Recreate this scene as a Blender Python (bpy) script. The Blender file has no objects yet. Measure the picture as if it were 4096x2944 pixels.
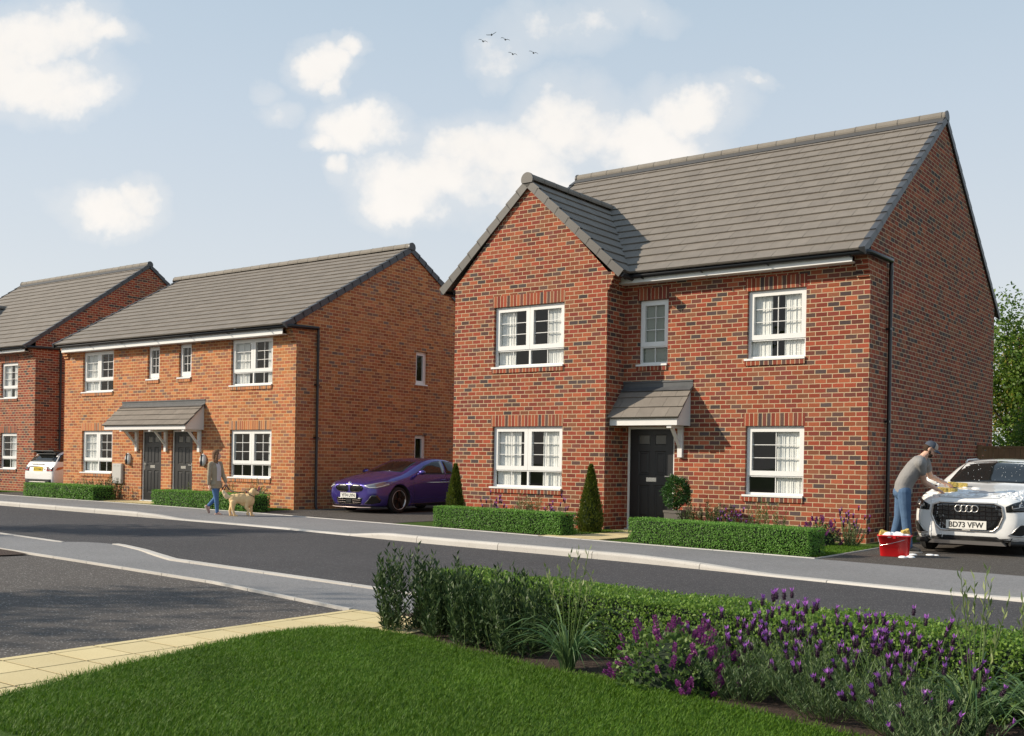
import bpy, bmesh, math, random
import numpy as np
from mathutils import Vector, Matrix
from mathutils.bvhtree import BVHTree
random.seed(7)
RNG = np.random.default_rng(7)
S = bpy.context.scene
COL = S.collection
PI = math.pi

# ---------------------------------------------------------------- helpers
class MB:
    """collects faces (with UVs in metres) and links them as ONE mesh object"""
    def __init__(s): s.v = []; s.f = []; s.uv = []; s.mi = []
    def face(s, pts, mi=0, uv=None):
        n = len(s.v); s.v += [tuple(p) for p in pts]
        s.f.append(tuple(range(n, n + len(pts)))); s.mi.append(mi)
        if uv is None:
            p = [Vector(q) for q in pts]
            nn = Vector((0, 0, 0))
            for i in range(len(p)):
                a, b = p[i], p[(i + 1) % len(p)]
                nn += Vector(((a.y - b.y) * (a.z + b.z), (a.z - b.z) * (a.x + b.x), (a.x - b.x) * (a.y + b.y)))
            ax = [abs(c) for c in nn]
            if ax[2] >= ax[0] and ax[2] >= ax[1]: uv = [(q.x, q.y) for q in p]
            elif ax[0] > ax[1]: uv = [(q.y, q.z) for q in p]
            else: uv = [(q.x, q.z) for q in p]
        s.uv.append(uv)
    def grid(s, rows, mi=0, closed=False, uv=False):
        """rows of points -> shared-vertex grid"""
        n = len(s.v); m = len(rows[0])
        for r in rows: s.v += [tuple(p) for p in r]
        for i in range(len(rows) - 1):
            for j in range(m if closed else m - 1):
                k = (j + 1) % m
                s.f.append((n + i * m + j, n + i * m + k, n + (i + 1) * m + k, n + (i + 1) * m + j)); s.mi.append(mi)
                s.uv.append([(j / m, i / len(rows)), ((j + 1) / m, i / len(rows)), ((j + 1) / m, (i + 1) / len(rows)), (j / m, (i + 1) / len(rows))])
    def box(s, x0, x1, y0, y1, z0, z1, mi=0, M=None):
        if x1 < x0: x0, x1 = x1, x0
        if y1 < y0: y0, y1 = y1, y0
        if z1 < z0: z0, z1 = z1, z0
        P = [(x0, y0, z0), (x1, y0, z0), (x1, y1, z0), (x0, y1, z0), (x0, y0, z1), (x1, y0, z1), (x1, y1, z1), (x0, y1, z1)]
        if M is not None: P = [M(*p) if callable(M) else tuple(M @ Vector(p)) for p in P]
        for q in ((3, 2, 1, 0), (4, 5, 6, 7), (0, 1, 5, 4), (1, 2, 6, 5), (2, 3, 7, 6), (3, 0, 4, 7)):
            s.face([P[i] for i in q], mi)
    def prism(s, poly, d, mi=0):
        d = Vector(d); a = [Vector(p) for p in poly]; b = [p + d for p in a]; n = len(a)
        s.face(a[::-1], mi); s.face(b, mi)
        for i in range(n): s.face([a[i], a[(i + 1) % n], b[(i + 1) % n], b[i]], mi)
    def tube(s, path, r, n=8, mi=0, cap=True, flat=None):
        path = [Vector(p) for p in path]; rows = []
        rr = r if isinstance(r, (list, tuple)) else [r] * len(path)
        up = None
        for i, p in enumerate(path):
            t = (path[min(i + 1, len(path) - 1)] - path[max(i - 1, 0)]).normalized()
            if up is None:
                up = Vector((0, 0, 1)) if abs(t.z) < .9 else Vector((1, 0, 0))
            a = t.cross(up).normalized(); b = a.cross(t).normalized(); up = b
            rows.append([p + (a * math.cos(2 * PI * k / n) + b * math.sin(2 * PI * k / n) * (flat or 1)) * rr[i] for k in range(n)])
        s.grid(rows, mi, closed=True)
        if cap: s.face(rows[0][::-1], mi); s.face(rows[-1], mi)
    def ell(s, c, r, nu=12, nv=8, mi=0, M=None):
        rows = []
        for i in range(nv + 1):
            t = PI * i / nv
            row = []
            for j in range(nu):
                p = Vector((r[0] * math.sin(t) * math.cos(2 * PI * j / nu), r[1] * math.sin(t) * math.sin(2 * PI * j / nu), r[2] * math.cos(t)))
                if M is not None: p = M @ p
                row.append(Vector(c) + p)
            rows.append(row)
        s.grid(rows, mi, closed=True)
    def build(s, name, mats, parent=None, smooth=False, weld=False):
        me = bpy.data.meshes.new(name)
        me.from_pydata(s.v, [], s.f)
        if not isinstance(mats, (list, tuple)): mats = [mats]
        for m in mats: me.materials.append(m)
        me.polygons.foreach_set('material_index', s.mi)
        l = me.uv_layers.new(name='UVMap')
        l.data.foreach_set('uv', [c for f in s.uv for p in f for c in p])
        if smooth: me.polygons.foreach_set('use_smooth', [True] * len(s.f))
        if weld:
            bm = bmesh.new(); bm.from_mesh(me); bmesh.ops.remove_doubles(bm, verts=bm.verts, dist=1e-4)
            bmesh.ops.recalc_face_normals(bm, faces=bm.faces); bm.to_mesh(me); bm.free()
        me.update()
        return link(name, me, parent)

def link(name, data, parent=None):
    o = bpy.data.objects.new(name, data); COL.objects.link(o)
    if parent is not None: o.parent = parent
    return o

def np_mesh(name, V, F, mats, parent=None, mi=None, smooth=False, uv=None):
    """fast mesh from numpy: V (n,3), F (m,k)"""
    me = bpy.data.meshes.new(name); n, (m, k) = len(V), F.shape
    me.vertices.add(n); me.vertices.foreach_set('co', np.ascontiguousarray(V, dtype=np.float32).ravel())
    me.loops.add(m * k); me.loops.foreach_set('vertex_index', np.ascontiguousarray(F, dtype=np.int32).ravel())
    me.polygons.add(m); me.polygons.foreach_set('loop_start', np.arange(0, m * k, k, dtype=np.int32))
    try: me.polygons.foreach_set('loop_total', np.full(m, k, dtype=np.int32))
    except Exception: pass
    for mt in (mats if isinstance(mats, (list, tuple)) else [mats]): me.materials.append(mt)
    if mi is not None: me.polygons.foreach_set('material_index', np.asarray(mi, dtype=np.int32))
    if smooth: me.polygons.foreach_set('use_smooth', np.ones(m, dtype=bool))
    me.update(calc_edges=True); me.validate()
    return link(name, me, parent)

def tag(o, label, cat, group=None, kind=None):
    o['label'] = label; o['category'] = cat
    if group: o['group'] = group
    if kind: o['kind'] = kind
    return o
def thing(name, label, cat, loc=(0, 0, 0), rz=0, group=None):
    o = link(name, None); o.empty_display_size = .2
    o.location = loc; o.rotation_euler = (0, 0, rz)
    return tag(o, label, cat, group)
def structure(o, label, cat): return tag(o, label, cat, None, 'structure')
def copy_tree(o, parent=None):
    c = o.copy(); COL.objects.link(c)
    if parent is not None: c.parent = parent
    for ch in list(o.children): copy_tree(ch, c)
    return c
def baked(o, keep=True):
    """apply modifiers of o without operators"""
    dg = bpy.context.evaluated_depsgraph_get(); dg.update()
    me = bpy.data.meshes.new_from_object(o.evaluated_get(dg))
    o.modifiers.clear(); o.data = me
    return o

# ---------------------------------------------------------------- node helpers
class NT:
    def __init__(s, mat):
        s.t = mat.node_tree; s.n = s.t.nodes; s.l = s.t.links
    def new(s, typ, **kw):
        n = s.n.new(typ)
        for k, v in kw.items(): setattr(n, k, v)
        return n
    def set(s, sock, v):
        if v is None: return
        if hasattr(v, 'is_output'): s.l.new(v, sock)
        else:
            try: sock.default_value = v
            except Exception: sock.default_value = (v[0], v[1], v[2], 1) if len(v) == 3 else v
    def math(s, op, a, b=None, c=None, clamp=False):
        n = s.new('ShaderNodeMath', operation=op); n.use_clamp = clamp
        s.set(n.inputs[0], a)
        if b is not None: s.set(n.inputs[1], b)
        if c is not None: s.set(n.inputs[2], c)
        return n.outputs[0]
    def vmath(s, op, a, b=None, out=0):
        n = s.new('ShaderNodeVectorMath', operation=op)
        s.set(n.inputs[0], a)
        if b is not None:
            s.set(n.inputs[3] if op == 'SCALE' else n.inputs[1], b)
        return n.outputs[out]
    def mix(s, f, a, b, bt='MIX'):
        n = s.new('ShaderNodeMix', data_type='RGBA', blend_type=bt)
        s.set(n.inputs[0], f); s.set(n.inputs[6], a if hasattr(a, 'is_output') else (*a[:3], 1)); s.set(n.inputs[7], b if hasattr(b, 'is_output') else (*b[:3], 1))
        return n.outputs[2]
    def noise(s, vec, scale, detail=3, rough=.55, out=0, dim='3D'):
        n = s.new('ShaderNodeTexNoise', noise_dimensions=dim)
        if vec is not None: s.l.new(vec, n.inputs['Vector'])
        n.inputs['Scale'].default_value = scale; n.inputs['Detail'].default_value = detail; n.inputs['Roughness'].default_value = rough
        return n.outputs[out]
    def ramp(s, f, stops, interp='LINEAR'):
        n = s.new('ShaderNodeValToRGB'); cr = n.color_ramp; cr.interpolation = interp
        while len(cr.elements) < len(stops): cr.elements.new(.5)
        for e, (p, c) in zip(cr.elements, stops):
            e.position = p; e.color = (*c[:3], 1) if not isinstance(c, (int, float)) else (c, c, c, 1)
        s.set(n.inputs[0], f)
        return n.outputs[0]
    def obj(s): return s.new('ShaderNodeTexCoord').outputs['Object']
    def uv(s): return s.new('ShaderNodeTexCoord').outputs['UV']
    def pos(s): return s.new('ShaderNodeNewGeometry').outputs['Position']
    def island(s): return s.new('ShaderNodeNewGeometry').outputs['Random Per Island']
    def bump(s, h, strength=.5, dist=.01):
        n = s.new('ShaderNodeBump'); n.inputs['Strength'].default_value = strength; n.inputs['Distance'].default_value = dist
        s.l.new(h, n.inputs['Height']); return n.outputs[0]

def mat(name):
    m = bpy.data.materials.new(name); m.use_nodes = True
    t = NT(m); b = t.n['Principled BSDF']
    return m, t, b
def plain(name, col, rough=.6, metal=0, noise=0, nscale=20, bump=0, coat=0, spec=.5):
    m, t, b = mat(name)
    b.inputs['Roughness'].default_value = rough; b.inputs['Metallic'].default_value = metal
    b.inputs['Specular IOR Level'].default_value = spec
    if coat: b.inputs['Coat Weight'].default_value = coat; b.inputs['Coat Roughness'].default_value = .04
    if noise:
        f = t.noise(t.pos(), nscale, 4)
        c = t.mix(f, [x * (1 - noise) for x in col], [min(1, x * (1 + noise)) for x in col])
        t.l.new(c, b.inputs['Base Color'])
        if bump: t.l.new(t.bump(f, bump, .01), b.inputs['Normal'])
    else: b.inputs['Base Color'].default_value = (*col, 1)
    return m

def brick_mat(name, pal, mortar, L=.22, H=.0868, m=.0132, soldier=False):
    M, t, b = mat(name)
    uv = t.uv()
    sep = t.new('ShaderNodeSeparateXYZ'); t.l.new(uv, sep.inputs[0])
    jx = t.math('MULTIPLY', t.math('SUBTRACT', t.noise(uv, 14, 2), .5), .010)
    jy = t.math('MULTIPLY', t.math('SUBTRACT', t.noise(t.vmath('ADD', uv, (7.3, 2.1, 0)), 14, 2), .5), .010)
    u = t.math('ADD', sep.outputs[0], jx); v = t.math('ADD', sep.outputs[1], jy)
    vr = t.math('DIVIDE', v, H); row = t.math('FLOOR', vr)
    odd = t.math('MODULO', t.math('ABSOLUTE', row), 2.0)
    off = t.math('MULTIPLY', odd, 0.0 if soldier else .5)
    ur = t.math('ADD', t.math('DIVIDE', u, L), off); colm = t.math('FLOOR', ur)
    fu = t.math('MULTIPLY', t.math('FRACT', ur), L); fv = t.math('MULTIPLY', t.math('FRACT', vr), H)
    # distance to the nearest joint
    du = t.math('MINIMUM', fu, t.math('SUBTRACT', L, fu)); dv = t.math('MINIMUM', fv, t.math('SUBTRACT', H, fv))
    d = t.math('MINIMUM', du, dv)
    mr = t.new('ShaderNodeMapRange', interpolation_type='SMOOTHSTEP'); t.l.new(d, mr.inputs[0])
    mr.inputs[1].default_value = m * .42; mr.inputs[2].default_value = m * .62
    mask = mr.outputs[0]
    cmb = t.new('ShaderNodeCombineXYZ'); t.l.new(colm, cmb.inputs[0]); t.l.new(row, cmb.inputs[1])
    wn = t.new('ShaderNodeTexWhiteNoise', noise_dimensions='2D'); t.l.new(cmb.outputs[0], wn.inputs['Vector'])
    wn2 = t.new('ShaderNodeTexWhiteNoise', noise_dimensions='2D'); t.l.new(t.vmath('ADD', cmb.outputs[0], (31.7, 11.3, 0)), wn2.inputs['Vector'])
    c = t.ramp(wn.outputs[0], pal, 'CONSTANT')
    k = t.math('ADD', t.math('MULTIPLY', wn2.outputs[0], .40), .80)
    grain = t.noise(uv, 42, 4, .65)
    big = t.noise(uv, .55, 3)
    k = t.math('MULTIPLY', k, t.math('ADD', t.math('MULTIPLY', grain, .7), .65))
    k = t.math('MULTIPLY', k, t.math('ADD', t.math('MULTIPLY', big, .42), .79))
    cb = t.vmath('SCALE', c, k)
    cm = t.mix(t.noise(uv, 30, 3), [x * .8 for x in mortar], [x * 1.12 for x in mortar])
    col = t.mix(mask, cm, cb)
    t.l.new(col, b.inputs['Base Color'])
    b.inputs['Roughness'].default_value = .9; b.inputs['Specular IOR Level'].default_value = .2
    h = t.math('ADD', mask, t.math('MULTIPLY', grain, .35))
    t.l.new(t.bump(h, .55, .006), b.inputs['Normal'])
    return M

RED = [(0, (0.2948, 0.0644, 0.0353)), (0.15, (0.242, 0.0552, 0.0353)), (0.3, (0.3256, 0.0902, 0.0451)), (0.43, (0.2068, 0.0497, 0.0353)), (0.54, (0.2728, 0.081, 0.0431)), (0.66, (0.1672, 0.057, 0.0431)), (0.77, (0.2376, 0.0883, 0.049)), (0.86, (0.1188, 0.0662, 0.0549)), (0.95, (0.0836, 0.0589, 0.0568))]
ORA = [(0, (0.4464, 0.1615, 0.063)), (0.16, (0.3906, 0.1283, 0.0578)), (0.32, (0.465, 0.19, 0.0788)), (0.46, (0.3441, 0.1121, 0.0578)), (0.58, (0.4185, 0.152, 0.0693)), (0.7, (0.3069, 0.1187, 0.0693)), (0.82, (0.3813, 0.1615, 0.084)), (0.92, (0.2511, 0.133, 0.0945)), (0.975, (0.2046, 0.1283, 0.105))]
MORT = (.52, .39, .25)
MT = {}
MT['brick_red'] = brick_mat('red brickwork', RED, MORT)
MT['brick_orange'] = brick_mat('orange brickwork', ORA, (.64, .43, .22))
MT['soldier_red'] = brick_mat('red soldier course', RED, MORT, L=.3, H=.0868, soldier=True)
MT['soldier_orange'] = brick_mat('orange soldier course', ORA, (.64, .43, .22), L=.3, H=.0868, soldier=True)

def tile_mat(name, col):
    M, t, b = mat(name)
    r = t.island(); p = t.pos()
    k = t.math('ADD', t.math('MULTIPLY', r, .12), .94)
    k = t.math('MULTIPLY', k, t.math('ADD', t.math('MULTIPLY', t.noise(p, 3.5, 5, .65), .5), .75))
    k = t.math('MULTIPLY', k, t.math('ADD', t.math('MULTIPLY', t.noise(p, 90, 3), .3), .85))
    lich = t.math('GREATER_THAN', t.noise(p, 26, 5, .7), .735)
    c = t.vmath('SCALE', (*col, ), k)
    c = t.mix(t.math('MULTIPLY', lich, .35), c, (.42, .40, .35))
    t.l.new(c, b.inputs['Base Color']); b.inputs['Roughness'].default_value = .78
    b.inputs['Specular IOR Level'].default_value = .3
    t.l.new(t.bump(t.noise(p, 120, 3), .25, .004), b.inputs['Normal'])
    return M
MT['tile'] = tile_mat('grey concrete roof tile', (.200, .175, .150))
MT['ridge'] = tile_mat('weathered ridge tile', (.225, .20, .17))
MT['verge'] = plain('shade-toned dark grey verge trim', (.062, .064, .070), .45, noise=.12, nscale=8)  # shaded copy of the verge trim: side-gable shade is put into the colour
MT['verge_sun_tone'] = plain('sun-toned grey brown verge trim', (.078, .071, .064), .5, noise=.1, nscale=8)  # lit copy of the same trim: sunlight on the front gable is in the colour
MT['lead'] = plain('lead flashing', (.085, .088, .092), .5, noise=.35, nscale=5, bump=.2)
MT['black_plastic'] = plain('black plastic rainwater goods', (.012, .012, .013), .28)
MT['white_upvc'] = plain('white window plastic', (.80, .79, .77), .32, noise=.025, nscale=3)
MT['white_paint'] = plain('white painted timber', (.74, .72, .70), .5, noise=.05, nscale=6)
MT['door'] = plain('charcoal composite door', (.019, .019, .020), .38, noise=.15, nscale=60, bump=.08)
MT['chrome'] = plain('brushed metal', (.62, .60, .57), .22, 1)
MT['room'] = plain('dim room', (.20, .185, .165), .9)
MT['blind'] = plain('sage blind', (.30, .32, .27), .7, noise=.08)
def curtain_mat():
    M, t, b = mat('white voile curtain')
    sep = t.new('ShaderNodeSeparateXYZ'); t.l.new(t.pos(), sep.inputs[0])
    c = t.mix(t.noise(t.pos(), 25, 3), (.76, .74, .72), (.90, .88, .86))
    t.l.new(c, b.inputs['Base Color']); b.inputs['Roughness'].default_value = .9
    b.inputs['Transmission Weight'].default_value = 0
    return M
MT['curtain'] = curtain_mat()
def glass_mat(name, refl=.5, tint=(.93, .95, .94)):
    M, t, b = mat(name); t.n.remove(b)
    out = t.n['Material Output']
    tr = t.new('ShaderNodeBsdfTransparent'); tr.inputs[0].default_value = (*tint, 1)
    gl = t.new('ShaderNodeBsdfGlossy'); gl.inputs['Roughness'].default_value = .01
    bp = t.bump(t.noise(t.pos(), 1.3, 1), .05, .02); t.l.new(bp, gl.inputs['Normal'])
    mx = t.new('ShaderNodeMixShader'); ge = t.new('ShaderNodeNewGeometry')
    c = t.math('ABSOLUTE', t.vmath('DOT_PRODUCT', ge.outputs['Incoming'], ge.outputs['Normal'], 1))
    f = t.math('MULTIPLY', t.math('ADD', t.math('MULTIPLY', t.math('POWER', t.math('SUBTRACT', 1.0, c), 5.0), .95), .05), refl, clamp=True)
    t.l.new(f, mx.inputs[0]); t.l.new(tr.outputs[0], mx.inputs[1]); t.l.new(gl.outputs[0], mx.inputs[2])
    t.l.new(mx.outputs[0], out.inputs[0])
    return M
MT['glass'] = glass_mat('window glass', .9)
# ---------------------------------------------------------------- houses
def front(y0):  # map (u, depth into the wall, z) for a wall facing -Y
    return lambda u, d, z: (u, y0 + d, z)
def side(x0):   # wall facing +X, u runs along Y
    return lambda u, d, z: (x0 - d, u, z)

def wall(mb, T, u0, u1, z0, z1, holes, depth=.075, top=None, flip=False):
    us = sorted({u0, u1, *[h[0] for h in holes], *[h[1] for h in holes]})
    zs = sorted({z0, z1, *[h[2] for h in holes], *[h[3] for h in holes]})
    for i in range(len(us) - 1):
        for j in range(len(zs) - 1):
            a, b, c, d = us[i], us[i + 1], zs[j], zs[j + 1]
            if any(h[0] <= a and b <= h[1] and h[2] <= c and d <= h[3] for h in holes): continue
            mb.face([T(a, 0, c), T(b, 0, c), T(b, 0, d), T(a, 0, d)], uv=[(a, c), (b, c), (b, d), (a, d)])
    for a, b, c, d in holes:
        e = depth + .05
        mb.face([T(a, 0, c), T(a, e, c), T(a, e, d), T(a, 0, d)], uv=[(a, c), (a + e, c), (a + e, d), (a, d)])
        mb.face([T(b, 0, c), T(b, 0, d), T(b, e, d), T(b, e, c)], uv=[(b, c), (b, d), (b + e, d), (b + e, c)])
        mb.face([T(a, 0, c), T(b, 0, c), T(b, e, c), T(a, e, c)], uv=[(a, c), (b, c), (b, c + e), (a, c + e)])
        mb.face([T(a, 0, d), T(a, e, d), T(b, e, d), T(b, 0, d)], uv=[(a, d), (a, d + e), (b, d + e), (b, d)])
    if top:
        mb.face([T(u, 0, z) for u, z in top], uv=[(u, z) for u, z in top])

def soldier(parent, T, u0, u1, z0, h, mt, name='lintel', proud=.003, e=0.):
    m = MB()
    # one soldier brick per 0.0868 m: u and v are swapped so the joints run upwards
    P = lambda u, d, z: T(u, d, z)
    def q(pts):
        m.face([T(*p) for p in pts], uv=[(p[2] - z0 + (.3 - h) / 2 - .0 , p[0] + p[1]) for p in pts])
    a, b, c, d, f, g = u0, u1, z0, z0 + h, -proud, .06
    q([(a, f, c), (b, f, c), (b, f, d), (a, f, d)])
    q([(a, g, c), (a, f, c), (a, f, d), (a, g, d)]); q([(b, f, c), (b, g, c), (b, g, d), (b, f, d)])
    q([(a, f, d), (b, f, d), (b, g, d), (a, g, d)]); q([(a, g, c), (b, g, c), (b, f, c), (a, f, c)])
    return m.build(name, mt, parent)

def window(parent, T, u0, u1, z0, z1, layout, curtains=(), brick='soldier_red', lintel=True, sill=True, blind=None, split=.285, R=.07):
    W = MT['white_upvc']
    B = lambda mb, a, b, c, d, e, f: mb.box(a, b, c, d, e, f, M=T)
    fr = MB(); g = MB(); bar = MB()
    F, K = .045, .062     # outer frame, casement frame
    y0, y1 = R, R + .06
    def rect(mb, a, b, c, d, t, f0, f1, tb=None):
        tb = tb or t
        B(mb, a, b, f0, f1, c, c + tb); B(mb, a, b, f0, f1, d - t, d)
        B(mb, a, a + t, f0, f1, c + tb, d - t); B(mb, b - t, b, f0, f1, c + tb, d - t)
    rect(fr, u0, u1, z0, z1, F, y0, y1)
    lights = []
    if layout == 'plain':
        rect(fr, u0 + F + .002, u1 - F - .002, z0 + F + .002, z1 - F - .002, K, y0 + .006, y1 + .004)
        lights.append((u0 + F + K, u1 - F - K, z0 + F + K, z1 - F - K, 0, 0))
    elif layout == 'slim':
        rect(fr, u0 + F + .002, u1 - F - .002, z0 + F + .002, z1 - F - .002, .06, y0 - .012, y1 + .004, .12)
        lights.append((u0 + F + .06, u1 - F - .06, z0 + F + .12, z1 - F - .06, 1, 2))
    else:
        zm = z0 + (z1 - z0) * split
        B(fr, u0 + F, u1 - F, y0 + .001, y1 - .001, zm - .03, zm + .012)
        n = 2 if layout == 'double' else 1
        xs = [u0 + F, u1 - F] if n == 1 else [u0 + F, (u0 + u1) / 2, u1 - F]
        if n == 2:
            B(fr, xs[1] - .022, xs[1] + .022, y0 + .002, y1 - .002, z0 + F, zm - .03)
        for i in range(n):
            a, b = xs[i] - .028, xs[i + 1] + .028
            if n == 2:
                if i == 0: b = xs[1] - .003
                else: a = xs[1] + .003
            rect(fr, a, b, zm - .005, z1 - .016, K + .03, y0 - .014, y1 + .006)
            lights.append((a + K + .03, b - K - .03, zm - .005 + K + .03, z1 - .016 - K - .03, 1, 2))
            a, b = xs[i], xs[i + 1]
            if n == 2:
                if i == 0: b -= .022
                else: a += .022
            lights.append((a, b, z0 + F, zm - .03, 1, 0))
    wf = fr.build('window', W, parent)
    for a, b, c, d, nv, nh in lights:
        bar = MB()
        g.face([T(a, R + .03, c), T(b, R + .03, c), T(b, R + .03, d), T(a, R + .03, d)])
        for i in range(nv):
            x = a + (b - a) * (i + 1) / (nv + 1); B(bar, x - .0065, x + .0065, R + .018, R + .042, c, d)
        for i in range(nh):
            z = c + (d - c) * (i + 1) / (nh + 1)
            e = [a] + [a + (b - a) * (k + 1) / (nv + 1) for k in range(nv)] + [b]
            for k in range(len(e) - 1):
                B(bar, e[k] + (.0065 if k else 0), e[k + 1] - (.0065 if k < len(e) - 2 else 0), R + .019, R + .041, z - .0065, z + .0065)
        if bar.f: bar.build('glazing_bar', W, wf)
    g.build('pane', MT['glass'], wf)
    for a, b in curtains:
        ua, ub = u0 + (u1 - u0) * a, u0 + (u1 - u0) * b
        m = MB(); n = max(10, int((ub - ua) * 90)); rows = []
        for zz in np.linspace(z0 - .06, z1 + .06, 5):
            rows.append([T(ua + (ub - ua) * k / n, R + .085 + .0065 * math.sin((ua + (ub - ua) * k / n) * 62 + 1.3 * math.sin(k * .31)) + .008 * math.sin(k * 1.7 + zz), zz) for k in range(n + 1)])
        m.grid(rows); m.build('curtain', MT['curtain'], wf, smooth=True)
    if blind:
        m = MB(); z = z0
        while z < z1:
            q = [T(u0 + .02, R + .09, z), T(u1 - .02, R + .09, z), T(u1 - .02, R + .07, z + .085), T(u0 + .02, R + .07, z + .085)]
            m.face(q); z += .08
        m.build('blind', MT[blind], wf)
    if sill:
        m = MB(); B(m, u0 - .045, u1 - .004, -.04, R + .02, z0 - .034, z0 + .004)
        m.build('sill', W, wf)
        soldier(parent, T, u0 - .035, u1 - .006, z0 - .125, .0905, MT[brick], 'sill_course', .026)
    if lintel:
        soldier(parent, T, u0 - .045, u1 + .012, z1 + .002, .238, MT[brick])
    return wf

def roof_slope(mb, A, B, up, rows, gauge=.33, tw=.33, t=.036, seed=1):
    rnd = random.Random(seed)
    A, B, up = Vector(A), Vector(B), Vector(up).normalized()
    e = (B - A); L = e.length; e.normalize(); n = e.cross(up).normalized()
    if n.z < 0: n = -n
    for r in range(rows):
        x = -tw * (.5 if r % 2 else 0)
        while x < L - .01:
            a, b = max(0, x), min(L, x + tw - .005)
            if b - a > .02:
                s0, s1 = r * gauge, (r + 1) * gauge + .02
                l0, l1 = t + rnd.uniform(-.002, .003), .006
                p = [A + e * q + up * s + n * h for q, s, h in ((a, s0, 0), (b, s0, 0), (b, s1, l1 - t * .7), (a, s1, l1 - t * .7), (a, s0, l0), (b, s0, l0), (b, s1, l1), (a, s1, l1))]
                for f in ((4, 5, 6, 7), (0, 1, 5, 4), (1, 2, 6, 5), (3, 0, 4, 7)): mb.face([p[i] for i in f])
            x += tw
    # a solid layer under the tiles
    s1 = rows * gauge
    mb.face([A - n * .012, B - n * .012, B + up * s1 - n * .012, A + up * s1 - n * .012])

def ridge_tiles(mb, P, Q, r=.125, step=.46, seed=0):
    rnd = random.Random(seed)
    P, Q = Vector(P), Vector(Q); e = (Q - P).normalized(); L = (Q - P).length
    sd = Vector((e.y, -e.x, 0)); k = 0; x = 0
    while x < L - .02:
        y = min(L, x + step - .006); rows = []
        dz = rnd.uniform(-.004, .004)
        for q in (x, x + .012, y):
            rr = r if q > x else r + .006
            rows.append([P + e * q + sd * math.cos(a) * rr + Vector((0, 0, math.sin(a) * rr + dz)) for a in np.linspace(-.25, PI + .25, 11)])
        n0 = len(mb.v); mb.grid(rows); mb.face(rows[-1]); mb.face(rows[0])
        x += step

def verge(parent, E, up, n, out, gauge, rows, mt, name='verge', w=.075, h=.12):
    """dry-verge units: out = unit vector pointing out of the gable"""
    E, up, n, out = Vector(E), Vector(up).normalized(), Vector(n).normalized(), Vector(out)
    m = MB()
    for r in range(rows):
        s0, s1 = r * gauge - .02, (r + 1) * gauge + .015
        def P(o, s, k): return E + out * o + up * s + n * k
        l0, l1 = .052, .026
        o0, o1 = -w, .035
        # top strip (stepped) and the face that hangs over the bricks
        a = [P(o0, s0, l0), P(o1, s0, l0), P(o1, s1, l1), P(o0, s1, l1)]
        b = [P(o0, s0, -.01), P(o1, s0, -h + .03), P(o1, s1 - .02, -h + .03), P(o0, s1, -.01)]
        m.face(a); m.face([a[1], b[1], b[2], a[2]]); m.face([a[0], b[0], b[1], a[1]]); m.face([b[1], b[2], b[2] - out * .03, b[1] - out * .03])
    return m.build(name, mt, parent)

def half_disc(mb, c, out, r, t=.03):
    c, out = Vector(c), Vector(out); sd = Vector((out.y, -out.x, 0))
    pts = [c + sd * math.cos(a) * r + Vector((0, 0, math.sin(a) * r)) for a in np.linspace(-.5, PI + .5, 16)]
    mb.prism(pts, out * t)

def gutter(parent, pts, brk=()):
    g = MB(); g.tube(pts, .05, 10)
    o = g.build('gutter', MT['black_plastic'], parent, smooth=True)
    for p in brk:
        b = MB(); x, y, z = p
        b.prism([(x - .015, y + .10, z - .075), (x - .015, y + .045, z - .04), (x - .015, y + .10, z + .02)], (.03, 0, 0))
        b.box(x - .015, x + .015, y - .062, y + .05, z - .066, z - .054)
        b.build('gutter_bracket', MT['black_plastic'], o)
    return o
def downpipe(parent, x, y, z0, z1, brk=(2.2, 3.9)):
    p = MB(); p.tube([(x, y, z1), (x, y, z0 + .12), (x + .04, y, z0 + .03)], .036, 10)
    for z in (z1 - .25, z1 - .6): p.tube([(x, y, z), (x, y, z + .1)], .043, 10)
    o = p.build('downpipe', MT['black_plastic'], parent, smooth=True)
    for z in brk:
        b = MB(); b.box(x - .055, x + .03, y - .075, y + .05, z - .018, z + .018); b.build('pipe_clip', MT['black_plastic'], o)
    return o

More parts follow.
